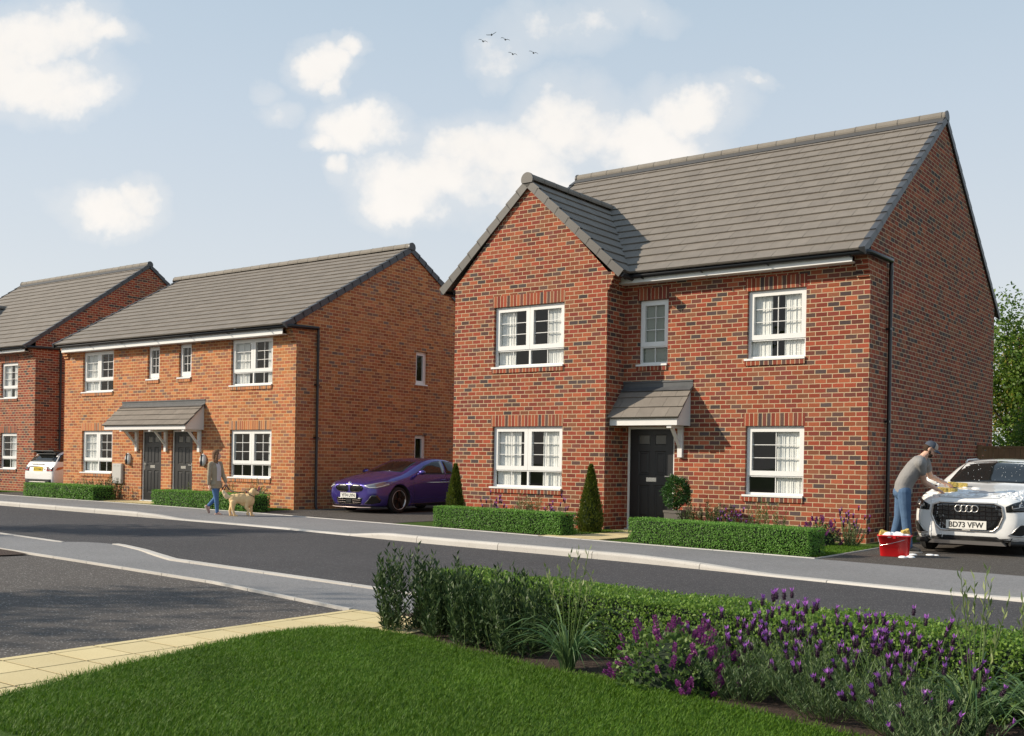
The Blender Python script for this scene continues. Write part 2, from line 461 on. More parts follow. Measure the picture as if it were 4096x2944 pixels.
def door(parent, T, u0, u1, z0, z1, hinge='left', zs=.055):
    """frame, slab with moulded panels, two small lights, letterbox and lever handle"""
    B = lambda mb, a, b, c, d, e, f: mb.box(a, b, c, d, e, f, M=T)
    W = MT['white_upvc']; m = MB(); R = .05
    B(m, u0, u0 + .045, R, R + .07, z0, z1); B(m, u1 - .045, u1, R, R + .07, z0, z1); B(m, u0 + .045, u1 - .045, R, R + .07, z1 - .05, z1)
    B(m, u0 - .02, u1 + .01, -.03, R + .06, z0, z0 + .035)
    m.build('door_frame', W, parent)
    a, b, c, d = u0 + .048, u1 - .048, z0 + .038, z1 - .053
    w, h = b - a, d - c
    f0, f1 = R + .012, R + .055
    cols = [(.20, .455), (.575, .83)]
    rows = [(.115, .44, 0), (.54, .78, 0), (.845, .945, 1)]
    m = MB()
    us = sorted({0, 1, *[x for p in cols for x in p]}); zs_ = sorted({0, 1, *[x for p in rows for x in p[:2]]})
    X = lambda k: a + w * k; Z = lambda k: c + h * k
    panes = []
    for i in range(len(us) - 1):
        for j in range(len(zs_) - 1):
            q = (us[i], us[i + 1], zs_[j], zs_[j + 1])
            hit = [r for r in rows if r[0] <= q[2] and q[3] <= r[1]] and [p for p in cols if p[0] <= q[0] and q[1] <= p[1]]
            A = (X(q[0]), X(q[1]), Z(q[2]), Z(q[3]))
            if not hit:
                m.face([T(A[0], f0, A[2]), T(A[1], f0, A[2]), T(A[1], f0, A[3]), T(A[0], f0, A[3])])
            else:
                e, dd = .014, .014; lit = [r for r in rows if r[0] <= q[2] and q[3] <= r[1]][0][2]
                O = [T(A[0], f0, A[2]), T(A[1], f0, A[2]), T(A[1], f0, A[3]), T(A[0], f0, A[3])]
                I = [T(A[0] + e, f0 + dd, A[2] + e), T(A[1] - e, f0 + dd, A[2] + e), T(A[1] - e, f0 + dd, A[3] - e), T(A[0] + e, f0 + dd, A[3] - e)]
                for k in range(4): m.face([O[k], O[(k + 1) % 4], I[(k + 1) % 4], I[k]])
                if lit: panes.append(I)
                else:
                    e2 = e + .03
                    I2 = [T(A[0] + e2, f0 + dd, A[2] + e2), T(A[1] - e2, f0 + dd, A[2] + e2), T(A[1] - e2, f0 + dd, A[3] - e2), T(A[0] + e2, f0 + dd, A[3] - e2)]
                    e3 = e2 + .012
                    I3 = [T(A[0] + e3, f0 + .004, A[2] + e3), T(A[1] - e3, f0 + .004, A[2] + e3), T(A[1] - e3, f0 + .004, A[3] - e3), T(A[0] + e3, f0 + .004, A[3] - e3)]
                    for k in range(4):
                        m.face([I[k], I[(k + 1) % 4], I2[(k + 1) % 4], I2[k]]); m.face([I2[k], I2[(k + 1) % 4], I3[(k + 1) % 4], I3[k]])
                    m.face(I3)
    o = m.build('door', MT['door'], parent)
    for I in panes:
        g = MB(); g.face(I); g.build('door_pane', MT['frost'], o)
    uc = (a + b) / 2
    l = MB(); B(l, uc - .115, uc + .115, f0 - .006, f0 + .002, c + h * .475, c + h * .515); B(l, uc - .10, uc + .10, f0 - .010, f0 - .006, c + h * .481, c + h * .509)
    l.build('letterbox', MT['chrome'], o)
    s = 1 if hinge == 'left' else -1
    ux = b - .05 if hinge == 'left' else a + .05
    k = MB(); B(k, ux - .016, ux + .016, f0 - .008, f0 + .002, c + h * .445, c + h * .56)
    B(k, min(ux, ux - s * .12), max(ux, ux - s * .12), f0 - .045, f0 - .03, c + h * .525, c + h * .536); B(k, ux - .008, ux + .008, f0 - .045, f0 - .005, c + h * .524, c + h * .537)
    k.build('handle', MT['chrome'], o)
    return o

def canopy(parent, u0, u1, y0, depth, z_b, z_f, z_t, rows, brackets, left_cheek=True):
    """lean-to porch roof: tiles, lead, white fascia and cheeks, brackets"""
    m = MB(); a, b = u0 - .03, u1 + .05
    E = Vector((a, y0 - depth - .05, z_f)); top = Vector((a, y0 - .01, z_t - .14))
    up = (top - E); L = up.length
    roof_slope(m, E, (b, E.y, E.z), up, rows, L / rows, .33, .03, 5)
    c = m.build('canopy_roof', MT['tile'], parent)
    f = MB(); f.face([(a + .0, y0 - .006, z_t), (b, y0 - .006, z_t), (b, y0 - .006, z_t - .2), (a, y0 - .006, z_t - .2)][::-1])
    n = Vector((0, -up.z, up.y)).normalized(); n = n if n.z > 0 else -n
    p0 = top + n * .035 ; p1 = top - up.normalized() * .13 + n * .045
    f.face([(a, y0 - .006, z_t - .12), (b, y0 - .006, z_t - .12), (b, p1.y, p1.z), (a, p1.y, p1.z)][::-1])
    f.box(a, b, y0 - .02, y0 - .002, z_t - .03, z_t)
    f.build('flashing', MT['lead'], c)
    w = MB(); W = MT['white_paint']
    w.box(u0, u1, y0 - depth, y0 - depth + .025, z_b, z_f + .005)
    w.box(u0 + .001, u1 - .001, y0 - depth + .025, y0 - .002, z_b + .006, z_b + .024)
    for x in ([u0, u1 - .02] if left_cheek else [u1 - .02]):
        w.prism([(x, y0 - depth + .026, z_b + .002), (x, y0 - .002, z_b + .002), (x, y0 - .002, z_t - .165), (x, y0 - depth + .026, z_f)], (.02, 0, 0))
    w.build('canopy_fascia', W, c)
    for x in brackets:
        k = MB()
        k.box(x - .05, x + .05, y0 - .07, y0 - .002, z_b - .62, z_b - .055)
        k.box(x - .05, x + .05, y0 - depth + .03, y0 - .002, z_b - .053, z_b + .004)
        M = Matrix.Translation((x, y0 - .06, z_b - .42)) @ Matrix.Rotation(math.radians(42), 4, 'X')
        k.box(-.03, .03, -.025, .025, 0, .52, M=M)
        k.build('canopy_bracket', W, c)
    return c

MT['frost'] = plain('frosted door glass', (.10, .095, .085), .25, spec=.6)

def main_house(name, label):
    root = thing(name, label, 'house', group='new brick houses along the street')
    XL, XR, XG, P = -9.25, 0., -5.033, -.686
    ZE, ZA, YM, YB = 5.34, 8.658, 4.591, 9.18
    T0, TG, TS = front(0), front(P), side(0)
    w1 = (-2.329, -1.171, .80, 2.1); w2 = (-2.329, -1.171, 3.371, 4.661)
    w3 = (-4.688, -4.025, 3.36, 4.661); d1 = (-4.93, -3.84, .0, 2.105)
    g1 = (-7.881, -6.063, .809, 2.1); g2 = (-7.881, -6.063, 3.371, 4.661)
    m = MB()
    wall(m, T0, XG, XR, -.3, 5.2, [w1, w2, w3, d1])
    GL, GM, GZ = -8.981, -7.02, 7.25
    wall(m, TG, GL, XG, -.3, 5.14, [g1, g2], top=[(GL - .05, 5.14), (XG + .05, 5.14), (GM, GZ)])
    m.face([(XG, P, -.3), (XG, 0, -.3), (XG, 0, 5.2), (XG, P, 5.2)])
    m.face([(GL, P, -.3), (GL, P, 5.2), (GL, 0, 5.2), (GL, 0, -.3)])
    wall(m, TS, 0, YB, -.3, ZE, [], top=[(0, ZE), (YB, ZE), (YM, ZA)])
    m.face([(XL, 0, -.3), (XL, 0, ZE), (XL, YM, ZA), (XL, YB, ZE), (XL, YB, -.3)])
    m.face([(XL, YB, -.3), (XL, YB, ZE), (0, YB, ZE), (0, YB, -.3)])
    m.face([(XL, 0, -.3), (GL, 0, -.3), (GL, 0, 5.1), (XL, 0, 5.1)])
    m.build('wall', MT['brick_red'], root)
    # stepped brick corbels under the eaves corners
    m = MB()
    def corbel(x0, x1, y, sx=0):
        for k in range(5):
            z = 4.74 + .0868 * k
            m.box(x0 - (sx * .04 * k if sx < 0 else 0), x1 + (sx * .04 * k if sx > 0 else 0), y - .04 * (k + 1) if not sx else y + .002 + .001 * k, y + (.04 if not sx else .3 - .001 * k), z + .0005 * k, z + .0866)
    corbel(-.235, .004, 0); 
    m.build('corbel', MT['brick_red'], root)
    m = MB(); corbel(XG - .1, XG + .003, P, 1); m.build('gable_corbel', MT['brick_red'], root)
    m = MB(); corbel(GL - .003, GL + .1, P, -1); m.build('gable_corbel', MT['brick_red'], root)
    r = MB(); r.box(XL + .1, -.1, 1.6, 1.65, -.2, 5.1); r.box(XL + .1, -.1, .12, 1.6, 2.5, 2.6); r.box(XG - .1, XG, .1, 1.6, 0, 5); r.box(-3.3, -3.2, .12, 1.6, 0, 5)
    r.build('interior_wall', MT['room'], root)
    window(root, T0, *w1, 'single', [(.50, .97)])
    window(root, T0, *w2, 'single', [(.03, .38), (.60, .97)])
    window(root, T0, *w3, 'single', blind='blind')
    window(root, TG, *g1, 'double', [(.03, .37), (.68, .97)])
    window(root, TG, *g2, 'double', [(.03, .27), (.74, .97)])
    door(root, T0, d1[0], d1[1], .0, 2.105, 'left')
    canopy(root, -5.015, -3.50, 0, .55, 2.11, 2.25, 3.02, 3, [-3.69], left_cheek=False)
    # main roof
    sl = (ZA - ZE) / YM; up = Vector((0, 1, sl)).normalized(); oh = .36
    n = Vector((0, -sl, 1)).normalized()
    E = Vector((XL, -oh, ZE - sl * oh)) + n * .10
    slen = math.hypot(YM + oh, sl * (YM + oh)); rows = 17; g = slen / rows
    m = MB(); roof_slope(m, E, (XR + .01, E.y, E.z), up, rows, g, .36, seed=3)
    up2 = Vector((0, -1, sl)).normalized(); n2 = Vector((0, sl, 1)).normalized()
    E2 = Vector((XR + .01, YB + oh, ZE - sl * oh)) + n2 * .10
    roof_slope(m, E2, (XL, E2.y, E2.z), up2, rows, g, .36, seed=4)
    rf = m.build('roof', MT['tile'], root)
    zt = ZA + .10 / n.z
    m = MB(); ridge_tiles(m, (XL, YM, zt + .0), (XR + .02, YM, zt + .0), .118)
    m.build('ridge', MT['ridge'], rf)
    m = MB()
    for s_ in (-1, 1):
        q = Vector((0, s_ * .30, -sl * .30)) + Vector((0, 0, .055)); q0 = Vector((0, s_ * .10, -sl * .10 + .06))
        m.face([Vector((XL, YM, zt)) + q, Vector((XR + .02, YM, zt)) + q, Vector((XR + .02, YM, zt)) + q0, Vector((XL, YM, zt)) + q0])
    m.build('ridge_strip', MT['verge_sun_tone'], rf)
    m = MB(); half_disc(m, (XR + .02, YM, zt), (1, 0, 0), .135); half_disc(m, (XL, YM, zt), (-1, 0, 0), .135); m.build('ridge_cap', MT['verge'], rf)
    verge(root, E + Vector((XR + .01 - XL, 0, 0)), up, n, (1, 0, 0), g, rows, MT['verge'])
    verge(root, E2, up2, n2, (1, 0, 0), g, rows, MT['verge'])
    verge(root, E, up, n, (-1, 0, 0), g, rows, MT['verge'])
    # gable roof
    gs = .915; gm = GM; zr = 7.30; half = 2.34
    nR = Vector((gs, 0, 1)).normalized(); upR = Vector((-1, 0, gs)).normalized(); nL = Vector((-gs, 0, 1)).normalized(); upL = Vector((1, 0, gs)).normalized()
    y0 = P - .06; L = half * math.hypot(1, gs); rws = 9; gg = L / rws
    m = MB()
    ER = Vector((gm + half, y0 + .05, zr - gs * half)) + nR * .0
    roof_slope(m, ER, (ER.x, 3.4, ER.z), upR, rws, gg, .36, seed=6)
    EL = Vector((gm - half, y0 + .05, zr - gs * half))
    roof_slope(m, (EL.x, 3.4, EL.z), EL, upL, rws, gg, .36, seed=7)
    gr = m.build('gable_roof', MT['tile'], root)
    m = MB(); ridge_tiles(m, (gm, y0 + .02, zr + .02), (gm, 3.35, zr + .02), .115); m.build('ridge', MT['tile'], gr)
    m = MB(); half_disc(m, (gm, y0 + .03, zr + .0), (0, -1, 0), .15, .05); m.build('ridge_cap', MT['verge_sun_tone'], gr)
    verge(root, ER + Vector((0, -.015, 0)), upR, nR, (0, -1, 0), gg, rws, MT['verge_sun_tone'], w=.07, h=.16)
    verge(root, EL + Vector((0, -.015, 0)), upL, nL, (0, -1, 0), gg, rws, MT['verge_sun_tone'], w=.07, h=.16)
    # eaves
    m = MB(); m.box(XG, -.236, -.285, -.265, 4.985, 5.16); m.box(XG, -.236, -.265, -.002, 4.99, 5.0); m.build('fascia', MT['white_upvc'], root)
    m = MB(); m.box(XG, XR, -.34, -.287, 5.145, 5.165); m.build('eaves_tray', MT['lead'], root)
    gutter(root, [(-4.85, -.335, 5.11), (.03, -.335, 5.12), (.075, -.28, 5.12), (.085, .9, 5.15)], [(-4.45, -.335, 5.11), (-3.15, -.335, 5.115), (-1.8, -.335, 5.115), (-.25, -.335, 5.12)])
    gutter(root, [(gm + half - .02, P - .02, 5.10), (gm + half - .02, -.30, 5.07)])
    gutter(root, [(gm - half + .02, P - .04, 5.10), (gm - half + .02, .3, 5.10)])
    downpipe(root, .07, .93, -.02, 5.14)
    return root

def semi_house(name, label):
    root = thing(name, label, 'house', group='new brick houses along the street')
    XR, XL, Y0 = -14.955, -25.823, .047
    ZE, ZA, YM = 4.93, 7.473, 4.398; YB = 2 * YM - Y0
    T0, TS = front(Y0), side(XR)
    zu, zt = 3.313, 4.569
    a_up = (-17.577, -15.869, zu, zt); a_lo = (-17.577, -15.869, .809, 2.1)
    b_up = (-24.8, -23.143, zu, zt); b_lo = (-24.8, -23.143, .809, 2.1)
    s1 = (-21.41, -20.83, 3.61, zt); s2 = (-19.91, -19.33, 3.61, zt)
    d1 = (-21.64, -20.67, .0, 2.1); d2 = (-20.18, -19.21, .0, 2.1)
    e1 = (4.711, 5.213, .95, 2.1); e2 = (4.711, 5.213, 3.60, zt)
    m = MB()
    wall(m, T0, XL, XR, -.3, 4.84, [a_up, a_lo, b_up, b_lo, s1, s2, d1, d2])
    wall(m, TS, Y0, YB, -.3, ZE, [e1, e2], top=[(Y0, ZE), (YB, ZE), (YM, ZA)])
    m.face([(XL, Y0, -.3), (XL, Y0, ZE), (XL, YM, ZA), (XL, YB, ZE), (XL, YB, -.3)])
    m.face([(XL, YB, -.3), (XL, YB, ZE), (XR, YB, ZE), (XR, YB, -.3)])
    m.build('wall', MT['brick_orange'], root)
    for x0, x1 in ((XR - .235, XR + .004), (XL - .004, XL + .235)):
        m = MB()
        for k in range(5):
            m.box(x0, x1, Y0 - .04 * (k + 1), Y0 + .04, 4.40 + .0868 * k, 4.4868 + .0868 * k)
        m.build('corbel', MT['brick_orange'], root)
    r = MB(); r.box(XL + .1, XR - .1, 1.7, 1.75, -.2, 4.6); r.box(XL + .1, XR - .1, .17, 1.7, 2.5, 2.6); r.box(-20.46, -20.4, .17, 1.7, 0, 4.6); r.box(-15.6, -15.55, 4.2, 5.8, 0, 4.6)
    r.build('interior_wall', MT['room'], root)
    k = dict(brick='soldier_orange')
    window(root, T0, *a_up, 'double', [(.03, .36), (.80, .97)], lintel=False, **k)
    window(root, T0, *a_lo, 'double', [(.84, .97)], **k)
    window(root, T0, *b_up, 'double', [(.03, .47), (.88, .97)], lintel=False, **k)
    window(root, T0, *b_lo, 'double', [(.03, .44), (.90, .97)], **k)
    window(root, T0, *s1, 'slim', lintel=False, **k); window(root, T0, *s2, 'slim', lintel=False, **k)
    for e in (e1, e2):
        wf = window(root, TS, *e, 'plain', lintel=False, sill=False)
        m = MB(); m.box(e[0] - .04, e[1] + .004, -.03, .08, e[2] - .034, e[2] + .002, M=TS); m.build('sill', MT['white_upvc'], wf)
    door(root, T0, *d1[:2], .0, 2.1, 'right'); door(root, T0, *d2[:2], .0, 2.1, 'left')
    canopy(root, -22.62, -18.72, Y0, .62, 2.10, 2.22, 2.97, 4, [-21.84, -20.42, -18.87])
    sl = (ZA - ZE) / YM; up = Vector((0, 1, sl)).normalized(); oh = .36
    n = Vector((0, -sl, 1)).normalized(); E = Vector((XL - .02, -oh + Y0, ZE - sl * oh)) + n * .10
    slen = math.hypot(YM - Y0 + oh, sl * (YM - Y0 + oh)); rows = 16; g = slen / rows
    m = MB(); roof_slope(m, E, (XR + .01, E.y, E.z), up, rows, g, .36, seed=13)
    up2 = Vector((0, -1, sl)).normalized(); n2 = Vector((0, sl, 1)).normalized()
    E2 = Vector((XR + .01, YB + oh, ZE - sl * oh)) + n2 * .10
    roof_slope(m, E2, (XL - .02, E2.y, E2.z), up2, rows, g, .36, seed=14)
    rf = m.build('roof', MT['tile'], root)
    z2 = E.z + sl * (YM - E.y)
    m = MB(); ridge_tiles(m, (XL - .3, YM, z2 + .02), (XR + .03, YM, z2 + .02), .118); m.build('ridge', MT['ridge'], rf)
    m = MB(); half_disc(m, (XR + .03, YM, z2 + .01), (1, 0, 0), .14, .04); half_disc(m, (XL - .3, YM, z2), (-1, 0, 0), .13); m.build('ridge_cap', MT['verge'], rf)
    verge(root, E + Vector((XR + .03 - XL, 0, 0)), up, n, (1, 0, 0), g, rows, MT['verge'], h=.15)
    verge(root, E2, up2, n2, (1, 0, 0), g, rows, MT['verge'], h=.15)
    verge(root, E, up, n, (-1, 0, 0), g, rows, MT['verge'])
    m = MB(); m.box(XL + .236, XR - .236, Y0 - .275, Y0 - .255, 4.575, 4.80); m.box(XL + .236, XR - .236, Y0 - .255, Y0 - .002, 4.58, 4.59); m.build('fascia', MT['white_upvc'], root)
    gutter(root, [(XL - .04, Y0 - .325, 4.755), (XR + .03, Y0 - .325, 4.76), (XR + .075, Y0 - .27, 4.765), (XR + .08, .74, 4.80)], [(XL + 1.9 + 1.65 * i, Y0 - .325, 4.757) for i in range(6)])
    downpipe(root, XR + .07, .75, -.02, 4.78, (1.9, 3.3))
    # meter box is part of the wall it is built into
    return root

house = main_house('brick_house', 'large red brick detached house with projecting front gable and tiled porch, nearest to the camera')
house_b = semi_house('brick_house', 'orange brick semi-detached pair with two charcoal front doors under one tiled porch')
house_c = copy_tree(house); house_c.location = (-30.12, 1.47, 0)
house_c['label'] = 'red brick house furthest down the street, cut off by the edge of the picture'

def wall_box():
    m = MB(); x0, x1, z0, z1, y = -23.02, -22.54, .50, 1.10, .047
    m.box(x0, x1, y - .07, y - .002, z0, z1)
    o = m.build('meter_box', MT['grey_box'])
    d = MB(); d.box(x0 + .02, x1 - .02, y - .08, y - .071, z0 + .02, z1 - .02); dd = d.build('lid', MT['grey_box'], o)
    v = MB()
    for zz in (z1 - .06, z1 - .085, z0 + .05, z0 + .075):
        for a in (.09, .26): v.box(x0 + a, x0 + a + .13, y - .0815, y - .079, zz, zz + .008)
    v.box(x0 + .23, x0 + .36, y - .0815, y - .079, z0 + .11, z0 + .17)
    v.build('vent_slot', MT['grey_dark'], dd)
    tag(o, 'pale grey meter box on the orange brick wall between window and porch', 'meter box')
MT['grey_box'] = plain('pale grey meter plastic', (.50, .48, .45), .5); MT['grey_dark'] = plain('grey slot', (.28, .27, .26), .6)
wall_box()
def charger(x, label):
    y = .047; z = 1.25
    r = thing('car_charger', label, 'car charger', (x, y, z), group='oval car chargers on the orange brick house')
    m = MB(); rows = []
    for d, s in ((0, .92), (-.03, 1), (-.06, .93), (-.085, .7), (-.093, .35), (-.095, .02)):
        rows.append([(math.cos(a) * .125 * s, d - .002, math.sin(a) * .185 * s) for a in np.linspace(0, 2 * PI, 25)[:-1]])
    m.grid(rows, closed=True); m.build('shell', MT['shell'], r, smooth=True)
    m = MB(); m.box(-.025, .03, -.104, -.09, -.02, .165); m.ell((0, -.10, -.06), (.04, .03, .075)); m.tube([(0, -.11, -.05), (.015, -.12, -.12), (.01, -.10, -.17)], .022)
    m.build('plug', MT['black_plastic'], r, smooth=False)
MT['shell'] = plain('white charger shell', (.66, .65, .63), .35)
charger(-22.26, 'oval white car charger beside the left charcoal door and the grey meter box')
charger(-18.69, "oval white car charger on the wall behind the walking woman's head")
# ---------------------------------------------------------------- ground, road, pavements
def asphalt(name, col, chip=.5, scale=1.0, warm=0, chipcol=(.45, .43, .40), patch=.3):
    M, t, b = mat(name); p = t.pos()
    c = t.vmath('SCALE', col, t.math('ADD', t.math('MULTIPLY', t.noise(p, .6, 4, .6), patch), 1 - patch / 2))
    g = t.math('ADD', t.math('MULTIPLY', t.noise(p, 55 * scale, 5, .75), .55), t.math('MULTIPLY', t.noise(p, 16 * scale, 3, .7), .45))
    c = t.vmath('SCALE', c, t.math('ADD', t.math('MULTIPLY', g, 1.5), .25))
    vo = t.new('ShaderNodeTexVoronoi'); t.l.new(p, vo.inputs['Vector']); vo.inputs['Scale'].default_value = 70 * scale
    sp = t.new('ShaderNodeSeparateColor'); t.l.new(vo.outputs['Color'], sp.inputs[0])
    near = t.math('LESS_THAN', vo.outputs['Distance'], .42)
    f = t.math('MULTIPLY', t.math('GREATER_THAN', sp.outputs[0], .86), near)
    c = t.mix(t.math('MULTIPLY', f, chip), c, chipcol)
    f2 = t.math('MULTIPLY', t.math('LESS_THAN', sp.outputs[0], .14), near)
    c = t.mix(t.math('MULTIPLY', f2, .5), c, (.015, .015, .015))
    t.l.new(c, b.inputs['Base Color']); b.inputs['Roughness'].default_value = .88; b.inputs['Specular IOR Level'].default_value = .25
    h = t.math('ADD', g, t.math('MULTIPLY', vo.outputs['Distance'], -.6))
    t.l.new(t.bump(h, .7, .008), b.inputs['Normal'])
    return M
MT['road'] = asphalt('road asphalt', (.062, .059, .062), .35, patch=.5)
MT['pave'] = asphalt('footway asphalt', (.215, .211, .213), .4, 1.2, patch=.45)
MT['drive'] = asphalt('drive asphalt', (.075, .066, .058), .45)
MT['drive_near'] = asphalt('speckled drive asphalt', (.094, .083, .076), .6, .8)
def kerb_mat():
    M, t, b = mat('concrete kerb'); p = t.pos()
    c = t.mix(t.noise(p, 1.7, 4), (.46, .43, .39), (.62, .59, .55))
    pit = t.math('LESS_THAN', t.noise(p, 60, 3, .6), .36)
    c = t.mix(t.math('MULTIPLY', pit, .5), c, (.22, .20, .18))
    c = t.vmath('SCALE', c, t.math('ADD', t.math('MULTIPLY', t.island(), .16), .88))
    st = t.math('GREATER_THAN', t.noise(p, 5, 5, .7), .66)
    c = t.mix(t.math('MULTIPLY', st, .25), c, (.25, .20, .14))
    t.l.new(c, b.inputs['Base Color']); b.inputs['Roughness'].default_value = .9; b.inputs['Specular IOR Level'].default_value = .2
    t.l.new(t.bump(t.noise(p, 60, 4), .4, .006), b.inputs['Normal']); return M
MT['kerb'] = kerb_mat()
def slab_mat():
    M, t, b = mat('buff paving slab'); p = t.pos()
    k = t.math('ADD', t.math('MULTIPLY', t.island(), .16), .92)
    c = t.mix(t.noise(p, 2.2, 4), (.56, .45, .235), (.66, .55, .32))
    c = t.vmath('SCALE', c, k)
    c = t.vmath('SCALE', c, t.math('ADD', t.math('MULTIPLY', t.noise(p, 70, 3), .3), .85))
    t.l.new(c, b.inputs['Base Color']); b.inputs['Roughness'].default_value = .85; b.inputs['Specular IOR Level'].default_value = .25
    t.l.new(t.bump(t.noise(p, 60, 4), .25, .004), b.inputs['Normal']); return M
MT['slab'] = slab_mat()
MT['joint'] = plain('mossy joint', (.115, .090, .038), .95, noise=.3, nscale=30)
def soil_mat():
    M, t, b = mat('dark soil'); p = t.pos()
    c = t.mix(t.noise(p, 22, 6, .75), (.020, .011, .008), (.085, .050, .034))
    t.l.new(c, b.inputs['Base Color']); b.inputs['Roughness'].default_value = .95
    t.l.new(t.bump(t.noise(p, 30, 5, .7), 1, .03), b.inputs['Normal']); return M
MT['soil'] = soil_mat()
def turf_mat():
    M, t, b = mat('turf'); p = t.pos()
    c = t.mix(t.noise(p, 1.5, 4), (.040, .080, .014), (.075, .125, .024))
    c = t.vmath('SCALE', c, t.math('ADD', t.math('MULTIPLY', t.noise(p, 60, 4, .7), 1.1), .45))
    t.l.new(c, b.inputs['Base Color']); b.inputs['Roughness'].default_value = .9; b.inputs['Specular IOR Level'].default_value = .1
    t.l.new(t.bump(t.noise(p, 80, 3), .8, .02), b.inputs['Normal']); return M
MT['turf'] = turf_mat()

def sheet(name, pts, z, mt, label, cat):
    m = MB(); m.face([(x, y, z) for x, y in pts]); o = m.build(name, mt); return structure(o, label, cat)
m = MB(); m.face([(-600, -500, -.09), (600, -500, -.09), (600, 900, -.09), (-600, 900, -.09)])
structure(m.build('ground', MT['turf']), 'open ground around the houses', 'ground')

KX = [-80, -40, -21.2, -14.9, -10.5, -7.5, -5.3, -2.2, -.5, .74, 2.2, 4, 12, 40, 80]
KY = [-1.2, -3.3, -4.42, -4.74, -5.0, -5.38, -5.72, -5.98, -6.2, -6.45, -6.73, -6.97, -8.1, -12.2, -18]
HX = [-80, -15.1, -14.0, -13.1, -7.5, -7.1, -6.5, -1.2, -.2, .9, 3.8, 4.7, 80]
HH = [.085, .085, .06, .006, .006, .04, .085, .085, .06, .006, .006, .085, .085]
BX = [-80, -40, -27.5, -21.5, -18.95, -12.96, -8.32, -3, .5, 3.44, 12, 40, 80]
BY = [2.4, .2, -1.08, -1.36, -1.5, -2.11, -2.7, -3.4, -3.88, -4.34, -5.6, -9.7, -15.5]
def sm(x, X, Y):  # lightly smoothed interpolation
    return float(np.mean([np.interp(x + d, X, Y) for d in (-.8, -.4, 0, .4, .8)]))
def kerb_y(x): return sm(x, KX, KY)
def kerb_h(x): return float(np.mean([np.interp(x + d, HX, HH) for d in (-.15, 0, .15)]))
def back_y(x): return sm(x, BX, BY)
NX = [-80, -30, -11.4, -9.1, -8.85, -8.3, -7.94, -6.98, -6.2, -5.48, -4.27, -1.58, 3, 12, 40, 80]
NY = [-3.5, -7.5, -9.58, -9.84, -9.48, -9.46, -9.52, -9.82, -10.15, -10.42, -10.54, -10.81, -11.3, -12.4, -16.4, -22]
def near_y(x): return float(np.interp(x, NX, NY))
PX = [-80, -30, -8.47, -6.35, -3.06, -.51, .3, 1, 4, 12, 40, 80]
PY = [-5.0, -9.0, -11.21, -11.39, -11.72, -12.22, -12.2, -12.15, -12.5, -13.6, -17.6, -23.5]
def npave_y(x): return float(np.interp(x, PX, PY))

xs = sorted(set(list(np.arange(-80, 80.1, 4)) + list(np.arange(-32, 13, .3))))
m = MB(); m.grid([[(x, near_y(x) - .02, -.02), (x, kerb_y(x) + .02, -.02)] for x in xs][::-1])
structure(m.build('road', MT['road']), 'dark asphalt road running between the two kerbs', 'road')
m = MB(); m.grid([[(x, kerb_y(x) + .12, kerb_h(x) - .004), (x, .55 * kerb_y(x) + .45 * back_y(x), .45 * kerb_h(x) + .010), (x, back_y(x), .012)] for x in xs][::-1])
structure(m.build('pavement', MT['pave']), 'grey footway in front of the houses where the woman walks', 'pavement')
m = MB(); m.grid([[(x, npave_y(x), 0), (x, near_y(x) - .1, -.004)] for x in xs][::-1])
structure(m.build('pavement', MT['pave']), 'grey footway on the near side of the road', 'pavement')

def kerb_run(fy, fh, x0, x1, step, w, sgn, zb):
    m = MB(); x = x0
    while x < x1 - .01:
        e = min(x1, x + step); rows = []
        for q in np.linspace(x + .006, e - .006, 8):
            y = fy(q); h = fh(q)
            dx = .05; ty = (fy(q + dx) - fy(q - dx)) / (2 * dx); l = math.hypot(1, ty); nx, ny = -ty / l * sgn, 1 / l * sgn
            P = lambda d, z: (q + nx * d, y + ny * d, z)
            rows.append([P(-.012, zb), P(-.008, max(zb, h - .035)), P(0, h - .018), P(.012, h - .004), P(.03, h), P(w, h + .001), P(w, zb)])
        m.grid(rows); m.face(rows[0]); m.face(rows[-1][::-1])
        x = e
    return m
m = kerb_run(kerb_y, kerb_h, -44, 13, 1.83, .13, 1, -.08)
structure(m.build('kerb', MT['kerb'], smooth=False), 'pale concrete kerb along the far side of the road with dropped crossings', 'kerb')
m = kerb_run(near_y, lambda x: float(np.interp(x, [-8.9, -8.0, -6.9, -6.0, -3, -1], [.004, .006, .012, .022, .015, .010])), -30, -9.1, 1.83, .11, -1, -.08)
m2 = kerb_run(near_y, lambda x: float(np.interp(x, [-8.9, -8.0, -6.9, -6.0, -3, -1], [.004, .006, .012, .022, .015, .010])), -8.2, 12, 1.6, .13, -1, -.08)
n0 = len(m.v); m.v += m2.v; m.f += [tuple(i + n0 for i in f) for f in m2.f]; m.uv += m2.uv; m.mi += m2.mi
structure(m.build('kerb', MT['kerb']), 'flush pale kerb along the near side of the road', 'kerb')
m = kerb_run(lambda x: back_y(x) + .0, lambda x: .022, -30, .55, .9, .05, 1, -.05)
structure(m.build('edging', MT['kerb']), 'thin concrete edging behind the far footway', 'edging')
m = kerb_run(lambda x: npave_y(x) + .035, lambda x: .016, -14, -.5, .9, .065, -1, -.05)
structure(m.build('edging', MT['kerb']), 'thin concrete edging between the near footway and the speckled drive', 'edging')

